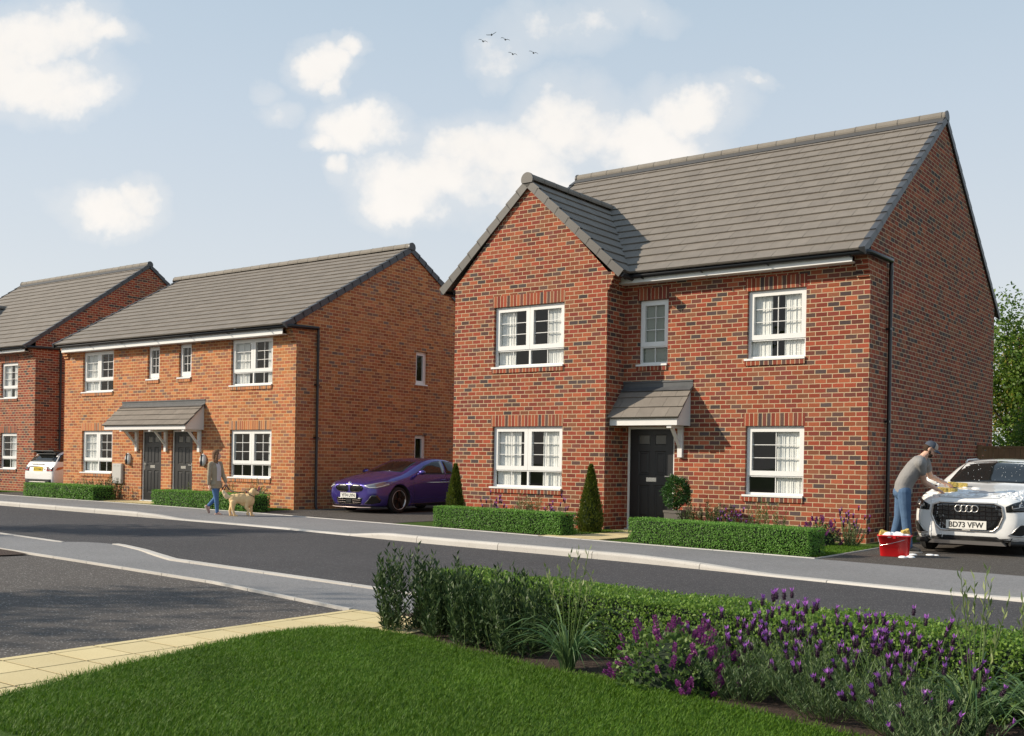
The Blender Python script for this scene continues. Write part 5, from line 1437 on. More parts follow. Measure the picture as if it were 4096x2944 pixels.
plate(car, 'BD73 VFW', (0, -.035, .475), .60, .135, MT['plate_white'])
m = MB(); m.box(-.06, .06, -.034, -.03, .388, .402); m.build('plate_tag', MT['plate_white'], R_)
hl = [(.575, .69), (.565, .775), (.68, .835), (.80, .885), (.90, .905), (.905, .76), (.80, .70)]
for q in (hl, mir(hl)):
    h = car.patch('headlight', q, 'front', MT['car_glass'], .007)
    for a, b_ in (((.66, .745), (.74, .79)), ((.75, .765), (.82, .815))):
        sg = 1 if q is hl else -1
        car.line('light_guide', [(sg * a[0], b_[1]), (sg * a[0], a[1]), (sg * b_[0], a[1] + .015), (sg * b_[0], b_[1] + .02)], 'front', MT['silver'], .008, h, .008)
si = [(.60, .335), (.66, .37), (.76, .50), (.84, .50), (.86, .36), (.76, .315)]
for q in (si, mir(si)):
    o = car.patch('side_intake', q, 'front', MT['matt_black'], .006)
    car.line('intake_frame', q + [q[0]], 'front', MT['silver'], .011, o, .006, 40)
car.patch('lower_intake', [(-.44, .30), (.44, .30), (.54, .225), (-.54, .225)], 'front', MT['matt_black'], .006)
for x0, x1 in ((-.42, -.10), (.10, .42)): car.line('intake_bar', [(x0, .265), (x1, .265)], 'front', MT['alloy_dark'], .007, None, .012)
car.patch('lower_bumper', [(-.88, .31), (-.60, .245), (.60, .245), (.88, .31), (.82, .2), (-.82, .2)], 'front', MT['matt_black'], .008)
m = MB(); m.prism([(-.52, -.022, .222), (-.58, -.012, .165), (.58, -.012, .165), (.52, -.022, .222)], (0, .12, .01)); m.build('skid_plate', MT['silver'], R_)
m = MB(); m.tube([(-.84, .36, .19), (-.76, .17, .20), (-.62, .06, .205)], .04, 8); m.build('bumper_trim', MT['matt_black'], R_, smooth=True)
m = MB(); m.tube([(.84, .36, .19), (.76, .17, .20), (.62, .06, .205)], .04, 8); m.build('bumper_trim', MT['matt_black'], R_, smooth=True)
car.line('bonnet_seam', [(-.58, .60), (-.45, .1), (0, .05), (.45, .1), (.58, .60)], 'top', MT['matt_black'], .004)
m = MB(); m.tube([(-.60, 1.40, 1.10), (0, 1.31, 1.12), (.60, 1.40, 1.10)], .02, 6); m.build('wiper_cowl', MT['matt_black'], R_)
# soap on the bonnet, running down the front
rnd = random.Random(9)
m = MB()
def blob(m, x, y, rx, ry, rz_, d='top'):
    h = car.hit(x, y, d)
    if h: m.ell(h[0], (rx, ry if d == 'top' else .012, rz_), 9, 6)
for i in range(130):
    x = rnd.gauss(-.32, .24); y = .14 + abs(rnd.gauss(.16, .22)); s_ = rnd.uniform(.012, .05) 
    if x < -.78 or x > .75: continue
    blob(m, x, y, s_ * 1.5, s_ * 1.2, s_ * .35)
for i in range(60): blob(m, rnd.uniform(.45, .78), rnd.uniform(.14, .7), rnd.uniform(.012, .04), .03, rnd.uniform(.006, .014))
for x0, z0, z1 in ((-.53, .86, .33), (-.44, .80, .58), (-.36, .62, .24), (-.40, .56, .30), (.44, .86, .76), (.50, .52, .44), (-.72, .76, .70), (-.56, .42, .22), (-.48, .78, .50)):
    z = z0; x = x0
    while z > z1: blob(m, x, z, rnd.uniform(.005, .012), 0, rnd.uniform(.010, .024), 'front'); z -= rnd.uniform(.014, .03); x += rnd.uniform(-.005, .005)
for i in range(26): blob(m, rnd.uniform(-.54, -.34), rnd.choice((.79, .755, .69, .62, .555)) + rnd.uniform(-.008, .008), rnd.uniform(.01, .026), 0, rnd.uniform(.005, .01), 'front')
for i in range(55): blob(m, rnd.uniform(-.50, .60), rnd.uniform(1.15, 1.46), .004, 0, rnd.uniform(.004, .02), 'front')
sf = m.build('soap_suds', MT['foam'], R_, smooth=True); rm = sf.modifiers.new('r', 'REMESH'); rm.mode = 'VOXEL'; rm.voxel_size = .0055; rm.use_smooth_shade = True; sm2 = sf.modifiers.new('s', 'SMOOTH'); sm2.iterations = 3; baked(sf); sf.data.polygons.foreach_set('use_smooth', [True] * len(sf.data.polygons)); sf['kind'] = 'stuff'

WASH = car
# ---------------- white car seen from behind, black roof
ST = [(.0, .30, .6, .72, .55, .66, .85, .5, .90, .91), (.06, .24, .72, .82, .55, .76, .88, .55, .94, .95), (.3, .22, .82, .90, .56, .85, .94, .62, .99, 1.0), (1.2, .22, .86, .92, .58, .87, 1.02, .70, 1.06, 1.08), (1.45, .22, .86, .92, .58, .87, 1.03, .72, 1.09, 1.11), (2.0, .22, .86, .92, .58, .87, 1.04, .68, 1.42, 1.45),
      (2.7, .22, .86, .92, .58, .87, 1.05, .66, 1.46, 1.50), (3.5, .22, .86, .925, .58, .875, 1.06, .66, 1.44, 1.48), (3.84, .22, .86, .925, .58, .875, 1.06, .70, 1.43, 1.47), (4.02, .22, .86, .92, .6, .87, 1.05, .76, 1.16, 1.17), (4.14, .24, .86, .90, .6, .86, .98, .80, 1.03, 1.04), (4.24, .28, .82, .87, .58, .82, .84, .70, .87, .88), (4.27, .36, .74, .8, .58, .76, .76, .62, .80, .80)]
car = Car('parked_car', 'white car with a black roof seen from behind beside the orange house', (-28.52, 4.98, 0), PI, ST, MT['white_car'], (.85, 3.3), .36, .89)
R_ = car.root
car.patch('rear_surround', [(-.80, 1.085), (.80, 1.085), (.70, 1.40), (-.70, 1.40)], 'rear', MT['gloss_black'], .004)
car.patch('rear_window', [(-.64, 1.13), (.64, 1.13), (.58, 1.36), (-.58, 1.36)], 'rear', MT['car_glass'], .006)
car.patch('roof', [(-.60, 1.75), (.60, 1.75), (.64, 3.84), (-.64, 3.84)], 'top', MT['gloss_black'], .008)
for dd in ('left', 'right'):
    car.patch('pillar_trim', [(3.50, 1.085), (3.45, 1.43), (3.82, 1.42), (4.05, 1.10)], dd, MT['gloss_black'], .006)
    car.patch('side_window', [(1.8, 1.10), (2.1, 1.38), (3.5, 1.39), (3.55, 1.10)], dd, MT['car_glass'], .005)
m = MB(); m.prism([(-.62, 3.7, 1.47), (-.66, 4.06, 1.40), (-.60, 4.02, 1.36), (-.56, 3.72, 1.40)], (.001, 0, 0)); m.v = []; m.f = []; m.uv = []; m.mi = []
m.box(-.66, .66, 3.72, 4.10, 1.445, 1.48); m.box(-.60, .60, 3.80, 3.98, 1.345, 1.375); m.prism([(-.66, 3.75, 1.447), (-.66, 4.08, 1.447), (-.60, 3.9, 1.345)], (.04, 0, 0)); m.prism([(.62, 3.75, 1.447), (.62, 4.08, 1.447), (.58, 3.9, 1.345)], (.04, 0, 0))
m.build('spoiler', MT['gloss_black'], R_)
m = MB(); m.ell((0, 3.2, 1.515), (.03, .10, .05), 8, 6); m.build('aerial_fin', MT['gloss_black'], R_, smooth=True)
m = MB(); m.tube([(-.80, 4.15, .925), (-.5, 4.245, .925), (.5, 4.245, .925), (.80, 4.15, .925)], .016, 6); m.build('tailgate_strip', MT['silver'], R_, smooth=True)
tl = [(.55, .90), (.86, .91), (.86, .78), (.56, .77)]
for q in (tl, mir(tl)):
    t_ = car.patch('tail_light', q, 'rear', MT['gloss_black'], .010); sg = 1 if q is tl else -1
    car.line('lamp_strip', [(sg * .585, .885), (sg * .585, .80), (sg * .84, .80)], 'rear', MT['lamp_red'], .017, t_, .012)
for dd in ('left', 'right'): car.patch('tail_light_corner', [(3.78, .93), (4.08, .90), (4.16, .80), (4.0, .83), (3.86, .88)], dd, MT['lamp_orange'], .008)
car.patch('bumper_inset', [(-.80, .50), (.80, .50), (.80, .33), (-.80, .33)], 'rear', MT['matt_black'], .012)
car.patch('exhaust_trim', [(-.55, .41), (.55, .41), (.5, .33), (-.5, .33)], 'rear', MT['silver'], .02)
p, n = car.hit(0, .845, 'rear'); plate(car, 'RC73 NHA', (-.02, p.y + .012, .835), .56, .13, MT['plate_yellow'], True)
p, n = car.hit(0, 1.0, 'rear')
lettering('RANGE ROVER', .036, .78, Matrix.Translation((.08, p.y + .028, 1.0)) @ Matrix.Rotation(PI, 4, 'Z') @ Matrix.Rotation(PI / 2 - .5, 4, 'X'), MT['alloy_dark'], R_, depth=.01, bold=.01)
m = MB(); m.ell((-.42, 4.255, .84), (.045, .012, .022), 10, 6); m.build('badge', MT['matt_black'], R_)
# ---------------------------------------------------------------- people and dog
def skin_mat(name, col):
    M, t, b = mat(name); c = t.mix(t.noise(t.pos(), 30, 3), [x * .9 for x in col], [min(1, x * 1.1) for x in col])
    t.l.new(c, b.inputs['Base Color']); b.inputs['Roughness'].default_value = .55; b.inputs['Subsurface Weight'].default_value = .12; b.inputs['Subsurface Radius'].default_value = (.02, .008, .004); return M
def cloth(name, a, b_, s=14, bump=.5, stretch=None):
    M, t, b = mat(name); p = t.pos()
    n = t.noise(p, s, 4, .6); c = t.mix(n, a, b_); t.l.new(c, b.inputs['Base Color']); b.inputs['Roughness'].default_value = .85; b.inputs['Specular IOR Level'].default_value = .2
    t.l.new(t.bump(t.math('ADD', t.noise(p, s * .7, 3), t.math('MULTIPLY', t.noise(p, 150, 2), .08)), bump, .03), b.inputs['Normal']); return M
MT['skin'] = skin_mat('fair skin', (.58, .35, .25)); MT['skin_f'] = skin_mat('pale skin', (.68, .44, .34))
MT['tee'] = cloth('grey marl cotton', (.20, .195, .19), (.28, .27, .265), 9)
MT['denim'] = cloth('faded blue denim', (.042, .085, .165), (.12, .19, .30), 8)
MT['denim2'] = cloth('blue denim', (.055, .12, .26), (.11, .21, .40), 9)
MT['jacket'] = cloth('olive taupe cotton', (.30, .245, .17), (.40, .335, .24), 10, .4)
MT['knit'] = cloth('off white knit', (.55, .50, .50), (.64, .59, .59), 12)
MT['hair_brown'] = cloth('brown hair', (.12, .062, .035), (.30, .165, .095), 40, .6); MT['hair_dark'] = cloth('short dark hair', (.030, .018, .012), (.075, .045, .030), 60, .5)
MT['cap_blue'] = cloth('slate cap cloth', (.060, .070, .095), (.075, .088, .115), 20, .2); MT['cap_beige'] = cloth('beige cap front', (.40, .33, .28), (.46, .38, .32), 20, .2)
MT['shoe_dark'] = plain('dark trainer', (.05, .045, .04), .7); MT['shoe_sole'] = plain('trainer sole', (.40, .37, .34), .6); MT['shoe_pink'] = plain('dusty pink trainer', (.38, .24, .20), .7)
MT['fur'] = cloth('golden fur', (.70, .44, .20), (.90, .66, .37), 13, .10)
MT['fur_light'] = cloth('cream fur', (.70, .50, .30), (.85, .68, .46), 18, .12)
MT['sponge'] = cloth('yellow sponge', (.55, .39, .09), (.70, .53, .17), 70, .9)
MT['bucket'] = plain('red bucket plastic', (.60, .012, .016), .32, noise=.06, nscale=5)
MT['tongue'] = plain('tongue', (.50, .13, .13), .4); MT['badge_red'] = plain('cap badge', (.35, .09, .06), .6)

def bone(m, a, b, ra, rb, n=12):
    a, b = Vector(a), Vector(b); m.tube([a, b], [ra, rb], n); m.ell(a, (ra,) * 3, n, 8); m.ell(b, (rb,) * 3, n, 8)
def chain(m, pts, rad): 
    for i in range(len(pts) - 1): bone(m, pts[i], pts[i + 1], rad[i], rad[i + 1])
def fused(name, m, mt, parent, voxel=.008, smooth=4, factor=.5):
    o = m.build(name, mt, parent); r = o.modifiers.new('r', 'REMESH'); r.mode = 'VOXEL'; r.voxel_size = voxel; r.use_smooth_shade = True
    if smooth: s = o.modifiers.new('s', 'SMOOTH'); s.iterations = smooth; s.factor = factor
    baked(o); o.data.polygons.foreach_set('use_smooth', [True] * len(o.data.polygons)); return o
def frame(f, u):
    f = Vector(f).normalized(); u = Vector(u); l = u.cross(f).normalized(); u = f.cross(l); return Matrix((f, l, u)).transposed()
def E_(m, H, o, c, r, n=14): m.ell(Vector(o) + H @ Vector(c), r, n, 10, M=H)
def head_shape(m, H, o, s=1.0, fem=False):
    E_(m, H, o, (-.012 * s, 0, .03 * s), (.098 * s, .077 * s, .10 * s)); E_(m, H, o, (.028 * s, 0, -.03 * s), (.068 * s, .060 * s, .085 * s)); E_(m, H, o, (.048 * s, 0, -.088 * s), (.040 * s, .036 * s, .03 * s))
    q = lambda x, y, z: Vector(o) + H @ (Vector((x, y, z)) * s)
    bone(m, q(.090, 0, .012), q(.112, 0, -.032), .010 * s, .0155 * s); E_(m, H, o, (.082 * s, 0, .028 * s), (.018 * s, .048 * s, .012 * s))
    E_(m, H, o, (.090 * s, 0, -.068 * s), (.012 * s, .024 * s, .007 * s)); E_(m, H, o, (.086 * s, 0, -.080 * s), (.012 * s, .020 * s, .007 * s))
    for y in (-1, 1): E_(m, H, o, (-.008 * s, y * .078 * s, -.012 * s), (.022 * s, .010 * s, .034 * s)); E_(m, H, o, (.06 * s, y * .038 * s, -.03 * s), (.03 * s, .022 * s, .025 * s))
def face_bits(H, o, s, parent):
    for y in (-1, 1):
        m = MB(); E_(m, H, o, (.0815 * s, y * .031 * s, .006 * s), (.012 * s, .013 * s, .009 * s)); m.build('eye', MT['ink'], parent, smooth=True)
    m = MB(); E_(m, H, o, (.0955 * s, 0, -.0735 * s), (.008 * s, .021 * s, .0035 * s)); m.build('mouth', MT['tongue'], parent, smooth=True)
def hand(m, w, d, palm, s=1.0, curl=.5, thumb=1):
    """wrist, direction, palm normal (palm side)"""
    w, d, pn = Vector(w), Vector(d).normalized(), Vector(palm); pn = (pn - d * pn.dot(d)).normalized(); sd = d.cross(pn)
    P = lambda a, b, c: w + (d * a + sd * b + pn * c) * s
    for b in (-.028, -.009, .010, .028): bone(m, P(.01, b * .6, 0), P(.085, b, .004), .013 * s, .0115 * s, 8)
    for b, l in ((-.031, .062), (-.010, .074), (.011, .080), (.031, .070)):
        a1 = curl; a2 = curl * 2.1; j0 = P(.09, b, .006); j1 = j0 + (d * math.cos(a1) + pn * math.sin(a1) + sd * b * 2) * l * .55 * s; j2 = j1 + (d * math.cos(a2) + pn * math.sin(a2)) * l * .5 * s
        chain(m, [j0, j1, j2], [.0098 * s, .0088 * s, .0075 * s])
    t0 = P(.025, .030 * thumb, .008); t1 = P(.055, .055 * thumb, .022); t2 = P(.085, .060 * thumb, .036); chain(m, [t0, t1, t2], [.013 * s, .0105 * s, .0085 * s])

# ------------- man washing the car
J = {'hipN': (1.105, -1.53, .95), 'hipF': (1.02, -1.36, .95), 'kneeN': (1.135, -1.515, .555), 'ankN': (1.182, -1.513, .10), 'toeN': (1.325, -1.475, .03), 'heelN': (1.155, -1.52, .035), 'kneeF': (.975, -1.345, .55), 'ankF': (.873, -1.343, .10), 'toeF': (1.01, -1.305, .03), 'heelF': (.845, -1.348, .035), 'pelvis': (1.06, -1.445, .985), 'waist': (1.072, -1.44, 1.085), 'belly': (1.128, -1.425, 1.20), 'chest': (1.235, -1.395, 1.365), 'upch': (1.308, -1.375, 1.47), 'neck': (1.352, -1.35, 1.545), 'neck2': (1.398, -1.335, 1.592), 'head': (1.440, -1.318, 1.660),
     'shN': (1.356, -1.547, 1.435), 'elN': (1.361, -1.340, 1.134), 'wrN': (1.478, -1.010, 1.010), 'shF': (1.325, -1.180, 1.447), 'elF': (1.326, -.870, 1.222), 'wrF': (1.455, -.505, 1.118)}
J = {k: Vector(v) for k, v in J.items()}
man = thing('person', 'man in grey T-shirt, jeans and slate cap washing the white car with sponges', 'person', (1.08, -1.44, 0))
MI = Matrix.Translation((-1.08, 1.44, 0))
def own(o, root):   # meshes are written in world metres; hang them on the root
    if o.parent == root: o.matrix_parent_inverse = root.matrix_basis.inverted()
    return o
fd = Vector((.963, .27, 0)); la = Vector((-.27, .963, 0))
Hm = frame(fd * .84 + Vector((0, 0, -.5)), Vector((0, 0, 1)) + fd * .4)
m = MB()
head_shape(m, Hm, J['head'], 1.02)
chain(m, [J['upch'], J['neck'], J['neck2'], J['head'] + Vector((-.01, 0, -.04))], [.075, .062, .058, .06])
chain(m, [J['pelvis'], J['waist'], J['belly'], J['chest'], J['upch']], [.12, .115, .12, .13, .10])
for s_ in 'NF':
    chain(m, [J['upch'], J['sh' + s_], J['el' + s_], J['wr' + s_]], [.07, .058, .046, .031]); mid = J['el' + s_].lerp(J['wr' + s_], .35); m.ell(mid, (.045,) * 3)
    chain(m, [J['hip' + s_], J['knee' + s_], J['ank' + s_], J['toe' + s_]], [.085, .058, .042, .03])
    d = J['wr' + s_] - J['el' + s_]
hN = Vector((.13, .33, -.10)); hF = Vector((.18, .30, -.08))
hand(m, J['wrN'], hN, (0, 0, -1), 1.08, .35, -1); hand(m, J['wrF'], hF, (0, 0, -1), 1.08, .35, 1)
own(fused('body', m, MT['skin'], man, .0055, 3), man)
face_bits(Hm, J['head'], 1.02, man)
m = MB(); E_(m, Hm, J['head'], (.042, 0, -.078), (.052, .056, .052)); E_(m, Hm, J['head'], (.02, 0, -.05), (.048, .0665, .055)); own(m.build('beard', MT['hair_dark'], man, smooth=True), man)
m = MB(); E_(m, Hm, J['head'], (-.032, 0, .01), (.084, .0825, .085)); own(m.build('hair', MT['hair_dark'], man, smooth=True), man)
# cap: crown, beige front, brim
def cap_rows(a0, a1, k=1.0):
    rows = []
    for t in np.linspace(0, 1, 7):
        th = t * PI / 2; row = []
        for a in np.linspace(a0, a1, 25):
            r = math.cos(th) ** .8; row.append(J['head'] + Hm @ (Vector((-.006 + math.cos(a) * r * .108 * k, math.sin(a) * r * .090 * k, .034 + math.sin(th) * .098 * k))))
        rows.append(row)
    return rows
m = MB(); m.grid(cap_rows(0, 2 * PI)); cap = own(m.build('cap', MT['cap_blue'], man, smooth=True), man)
m = MB(); m.grid(cap_rows(-1.05, 1.05, 1.02)); own(m.build('cap_front', MT['cap_beige'], cap, smooth=True), man)
m = MB(); rows = []
for u in np.linspace(0, 1, 5):
    rows.append([J['head'] + Hm @ Vector((.045 + math.cos(a) * (.060 + .085 * u) , math.sin(a) * (.086 + .004 * u), .036 - .022 * u - .02 * abs(math.sin(a)) ** 2)) for a in np.linspace(-1.35, 1.35, 15)])
m.grid(rows); b = m.build('brim', MT['cap_blue'], cap, smooth=True); own(b, man); sdm = b.modifiers.new('s', 'SOLIDIFY'); sdm.thickness = .006
m = MB(); c0 = J['head'] + Hm @ Vector((.090, 0, .095)); m.ell(c0, (.008, .022, .022), 12, 8, M=Hm); own(m.build('cap_badge', MT['badge_red'], cap, smooth=True), man)
# T-shirt
m = MB(); up = lambda z: Vector((0, 0, z))
ax = [J['pelvis'] + up(-.035), J['waist'], J['belly'], J['chest'], J['upch'], J['neck'] + up(-.02)]
def ring(c, t, rf, rl, n=20, back=0):
    t = t.normalized(); f = la.cross(t).normalized(); return [c + f * math.cos(a) * rf + la * math.sin(a) * rl for a in np.linspace(0, 2 * PI, n + 1)[:-1]]
rows = []
for i, (rf, rl) in enumerate([(.145, .185), (.140, .18), (.142, .188), (.142, .20), (.118, .195), (.070, .085)]):
    t = ax[min(i + 1, 5)] - ax[max(i - 1, 0)]; rows.append(ring(ax[i], t, rf, rl))
m.grid(rows, closed=True); m.face(rows[0][::-1]); m.face(rows[-1])
for s_, k in (('N', .44), ('F', .44)):
    e = J['sh' + s_].lerp(J['el' + s_], k); chain(m, [J['upch'].lerp(J['sh' + s_], .6), J['sh' + s_], e], [.10, .086, .073])
own(fused('t_shirt', m, MT['tee'], man, .009, 5), man)
m = MB()
for s_ in 'NF':
    chain(m, [J['hip' + s_] + up(.02), J['knee' + s_], J['ank' + s_] + up(.0)], [.112, .078, .066])
m.ell(J['pelvis'] + up(-.02) - fd * .03, (.125, .165, .12), M=frame(fd, (0, 0, 1)))
m.ell(J['pelvis'] + up(.04), (.128, .168, .07), M=frame(fd, (0, 0, 1)))
jn = own(fused('jeans', m, MT['denim'], man, .010, 3), man)
for s_ in 'NF':
    m = MB(); h, t = J['heel' + s_], J['toe' + s_]; chain(m, [h + up(.03), h.lerp(t, .5) + up(.03), t + up(.012)], [.05, .05, .040]); sh = fused('shoe', m, MT['shoe_dark'], man, .008, 2); own(sh, man)
    m = MB(); dd = (t - h).normalized(); s2 = Vector((-dd.y, dd.x, 0)); pts = [h.lerp(t, .55) + dd * math.cos(a) * .145 + s2 * math.sin(a) * .048 for a in np.linspace(0, 2 * PI, 21)[:-1]]
    m.prism([(p.x, p.y, .006) for p in pts], (0, 0, .022)); own(m.build('sole', MT['shoe_sole'], sh), man)
m = MB(); rnd = random.Random(4)
for s_ in 'NF':
    for i in range(26):
        k = rnd.uniform(.15, 1.15); p = J['el' + s_].lerp(J['wr' + s_], k) + Vector((rnd.uniform(-.03, .03), rnd.uniform(-.03, .01), rnd.uniform(.015, .036))); r = rnd.uniform(.004, .014); m.ell(p, (r * 1.4, r * 1.4, r * .7), 7, 5)
sd_ = own(m.build('soap_suds', MT['foam'], man, smooth=True), man); sd_['kind'] = 'stuff'
# sponges held on the bonnet
def sponge(name, label, c, rz, L=.24, W_=.10, Hh=.066, tilt=(0, 0), group='yellow sponges'):
    m = MB(); out = [(-L / 2 + .02, -W_ / 2), (-.03, -W_ / 2), (0, -W_ / 2 + .012), (.03, -W_ / 2), (L / 2 - .02, -W_ / 2), (L / 2, -W_ / 2 + .02), (L / 2, W_ / 2 - .02), (L / 2 - .02, W_ / 2), (.03, W_ / 2), (0, W_ / 2 - .012), (-.03, W_ / 2), (-L / 2 + .02, W_ / 2), (-L / 2, W_ / 2 - .02), (-L / 2, -W_ / 2 + .02)]
    m.prism([(x, y, 0) for x, y in out], (0, 0, Hh)); o = m.build(name, MT['sponge']); o.location = c; o.rotation_euler = (tilt[0], tilt[1], rz); bv = o.modifiers.new('b', 'BEVEL'); bv.width = .008; bv.segments = 2; bv.limit_method = 'ANGLE'; tag(o, label, 'sponge', group); return o
def hood_z(x, y):
    h = WASH.hit(x - 1.97, y + 1.16, 'top'); return h[0].z if h else .95
for (x, y, lab) in ((1.575, -.80, 'yellow sponge under the near hand of the man on the soapy bonnet'), (1.60, -.28, 'yellow sponge under the far hand of the man nearer the windscreen')):
    z = hood_z(x, y); sponge('sponge', lab, (x, y, z + .004), math.radians(20), .30, .11, .07, (.10, .06))
# bucket with suds and two sponges
bk = thing('bucket', 'red plastic bucket full of soap suds standing in front of the man', 'bucket', (1.245, -2.42, .006), math.radians(14))
m = MB()
def sq(a, b, z, n=28, e=.38): return [(math.copysign(abs(math.cos(t)) ** e, math.cos(t)) * a, math.copysign(abs(math.sin(t)) ** e, math.sin(t)) * b, z) for t in np.linspace(0, 2 * PI, n + 1)[:-1]]
m.grid([sq(.195, .125, .0), sq(.205, .132, .012), sq(.235, .150, .30), sq(.252, .165, .302), sq(.254, .167, .322), sq(.238, .152, .324), sq(.230, .146, .29), sq(.2, .13, .03)], closed=True); m.face(sq(.195, .125, 0)[::-1]); m.face(sq(.2, .13, .03))
m.box(-.02, .02, -.172, -.150, .275, .318)
m.build('shell', MT['bucket'], bk, smooth=True)
m = MB(); m.tube([(.245, 0, .31), (.13, -.165, .255), (-.05, -.185, .20), (-.20, -.15, .165), (-.255, -.02, .30)], .004, 6); m.build('handle', MT['chrome'], bk, smooth=True)
m = MB(); rnd = random.Random(3)
for i in range(38):
    x, y = rnd.uniform(-.19, .19), rnd.uniform(-.11, .11); r = rnd.uniform(.03, .07); m.ell((x, y, .305 + rnd.uniform(0, .03) * (1 - abs(x) * 3)), (r, r, r * .75), 10, 7)
fused('suds', m, MT['foam'], bk, .009, 4)
sponge('sponge', 'yellow sponge tilted in the suds at the left end of the red bucket', (1.07, -2.44, .315), .3, .13, .09, .07, (.35, .35))
sponge('sponge', 'yellow sponge standing up in the suds at the end of the bucket nearest the car', (1.405, -2.36, .310), .5, .12, .07, .11, (.25, -.35))
m = MB()
for x, y, r in ((1.42, -2.60, .05), (1.50, -2.48, .055), (1.46, -2.56, .03)): m.ell((x, y, .008), (r * 1.3, r, r * .55), 12, 8)
tag(m.build('soap_foam', MT['foam'], None, smooth=True), 'dollops of white foam on the drive at the foot of the red bucket', 'foam', None, 'stuff')
m = MB()
for x, y, r in ((1.60, -1.80, .05), (1.68, -1.78, .035), (1.38, -1.95, .05)): m.ell((x, y, .008), (r * 1.4, r, r * .4), 12, 8)
tag(m.build('soap_foam', MT['foam'], None, smooth=True), 'splash of white foam on the drive in front of the white car', 'foam', None, 'stuff')

# ------------- woman
J = {'pelvis': (-13.822, -3.330, .735), 'hipN': (-13.80, -3.385, .70), 'hipF': (-13.845, -3.285, .70), 'kneeN': (-13.765, -3.350, .386), 'ankN': (-13.752, -3.335, .085), 'heelN': (-13.775, -3.352, .030), 'toeN': (-13.680, -3.270, .022), 'kneeF': (-13.862, -3.295, .402), 'ankF': (-13.985, -3.395, .225), 'heelF': (-14.010, -3.430, .215), 'toeF': (-13.972, -3.390, .075), 'waist': (-13.826, -3.336, .85), 'chest': (-13.830, -3.345, 1.065), 'upch': (-13.832, -3.345, 1.165), 'neck': (-13.826, -3.338, 1.245), 'head': (-13.815, -3.325, 1.385),
     'shN': (-13.818, -3.495, 1.178), 'elN': (-13.800, -3.535, .92), 'wrN': (-13.815, -3.530, .715), 'shF': (-13.860, -3.190, 1.195), 'elF': (-13.815, -3.140, .93), 'wrF': (-13.738, -3.122, .765)}
J = {k: Vector(v) for k, v in J.items()}
woman = thing('person', 'woman in an olive jacket and blue jeans walking a dog along the footway', 'person', (-13.82, -3.33, 0))
Hw = frame((.66, .75, 0), (0, 0, 1)); ft = Vector((.95, .05, 0)).normalized(); sa = Vector((-.05, .95, 0)).normalized()
m = MB(); head_shape(m, Hw, J['head'], .86, True)
chain(m, [J['upch'], J['neck'], J['head'] + Vector((0, 0, -.04))], [.05, .040, .045]); chain(m, [J['pelvis'], J['waist'], J['chest'], J['upch']], [.10, .085, .09, .06])
for s_ in 'NF':
    chain(m, [J['upch'], J['sh' + s_], J['el' + s_], J['wr' + s_]], [.045, .04, .03, .022]); chain(m, [J['hip' + s_], J['knee' + s_], J['ank' + s_], J['toe' + s_]], [.07, .045, .03, .022])
hand(m, J['wrN'], (0, 0, -1), (.2, .9, 0), .82, .45, 1); hand(m, J['wrF'], (.35, .1, -.9), (-.3, -.9, 0), .82, .9, -1)
own(fused('body', m, MT['skin_f'], woman, .0055, 3), woman)
face_bits(Hw, J['head'], .86, woman)
m = MB(); o = J['head']
E_(m, Hw, o, (-.022, 0, .036), (.090, .080, .090)); E_(m, Hw, o, (-.045, 0, -.03), (.062, .078, .10)); E_(m, Hw, o, (-.035, 0, -.12), (.055, .082, .085))
for y in (-1, 1): chain(m, [o + Hw @ Vector((.02, y * .066, .035)), o + Hw @ Vector((.006, y * .078, -.06)), o + Hw @ Vector((.008, y * .070, -.16)), o + Hw @ Vector((.02, y * .055, -.205))], [.022, .026, .026, .012])
own(fused('hair', m, MT['hair_brown'], woman, .007, 3), woman)
m = MB(); rows = []
for z, rf, rl in ((.628, .118, .165), (.72, .112, .158), (.85, .098, .138), (.98, .104, .150), (1.09, .106, .160), (1.165, .085, .150), (1.215, .055, .085), (1.235, .048, .06)):
    c = J['pelvis'].lerp(J['upch'], (z - .735) / .43); c.z = z; rows.append([c + ft * math.cos(a) * rf + sa * math.sin(a) * rl for a in np.linspace(0, 2 * PI, 25)[:-1]])
m.grid(rows, closed=True); m.face(rows[0][::-1]); m.face(rows[-1])
for s_ in 'NF': chain(m, [J['upch'].lerp(J['sh' + s_], .75), J['sh' + s_], J['el' + s_], J['wr' + s_] + Vector((0, 0, .02))], [.06, .058, .048, .040])
m.ell(J['neck'] - ft * .05 + Vector((0, 0, -.02)), (.05, .09, .04))
jk = own(fused('jacket', m, MT['jacket'], woman, .008, 4), woman)
m = MB(); rows = []
for z in np.linspace(.80, 1.235, 8):
    c = J['pelvis'].lerp(J['upch'], (z - .735) / .43); c.z = z; rf = np.interp(z, [.80, .85, .98, 1.09, 1.165, 1.235], [.103, .098, .104, .106, .086, .05]) + .006; w = np.interp(z, [.80, 1.0, 1.15, 1.235], [.050, .046, .046, .035])
    rows.append([c + ft * math.cos(a) * rf + sa * math.sin(a) * rf * 1.45 for a in np.linspace(-w / rf, w / rf, 7) + .12])
m.grid(rows); own(m.build('jumper', MT['knit'], woman, smooth=True), woman)
for k, (a0, z0) in enumerate(((-.95, .70), (1.0, .70))):
    m = MB(); rows = []
    for z in (z0 + .075, z0 + .07, z0, z0 - .01): rows.append([J['pelvis'] + Vector((0, 0, z - .735)) + ft * math.cos(a) * (.126 if z0 <= z <= z0 + .07 else .112) + sa * math.sin(a) * (.172 if z0 <= z <= z0 + .07 else .158) for a in np.linspace(a0 - .36, a0 + .36, 8)])
    m.grid(rows); own(m.build('pocket', MT['jacket'], jk, smooth=True), woman)
m = MB()
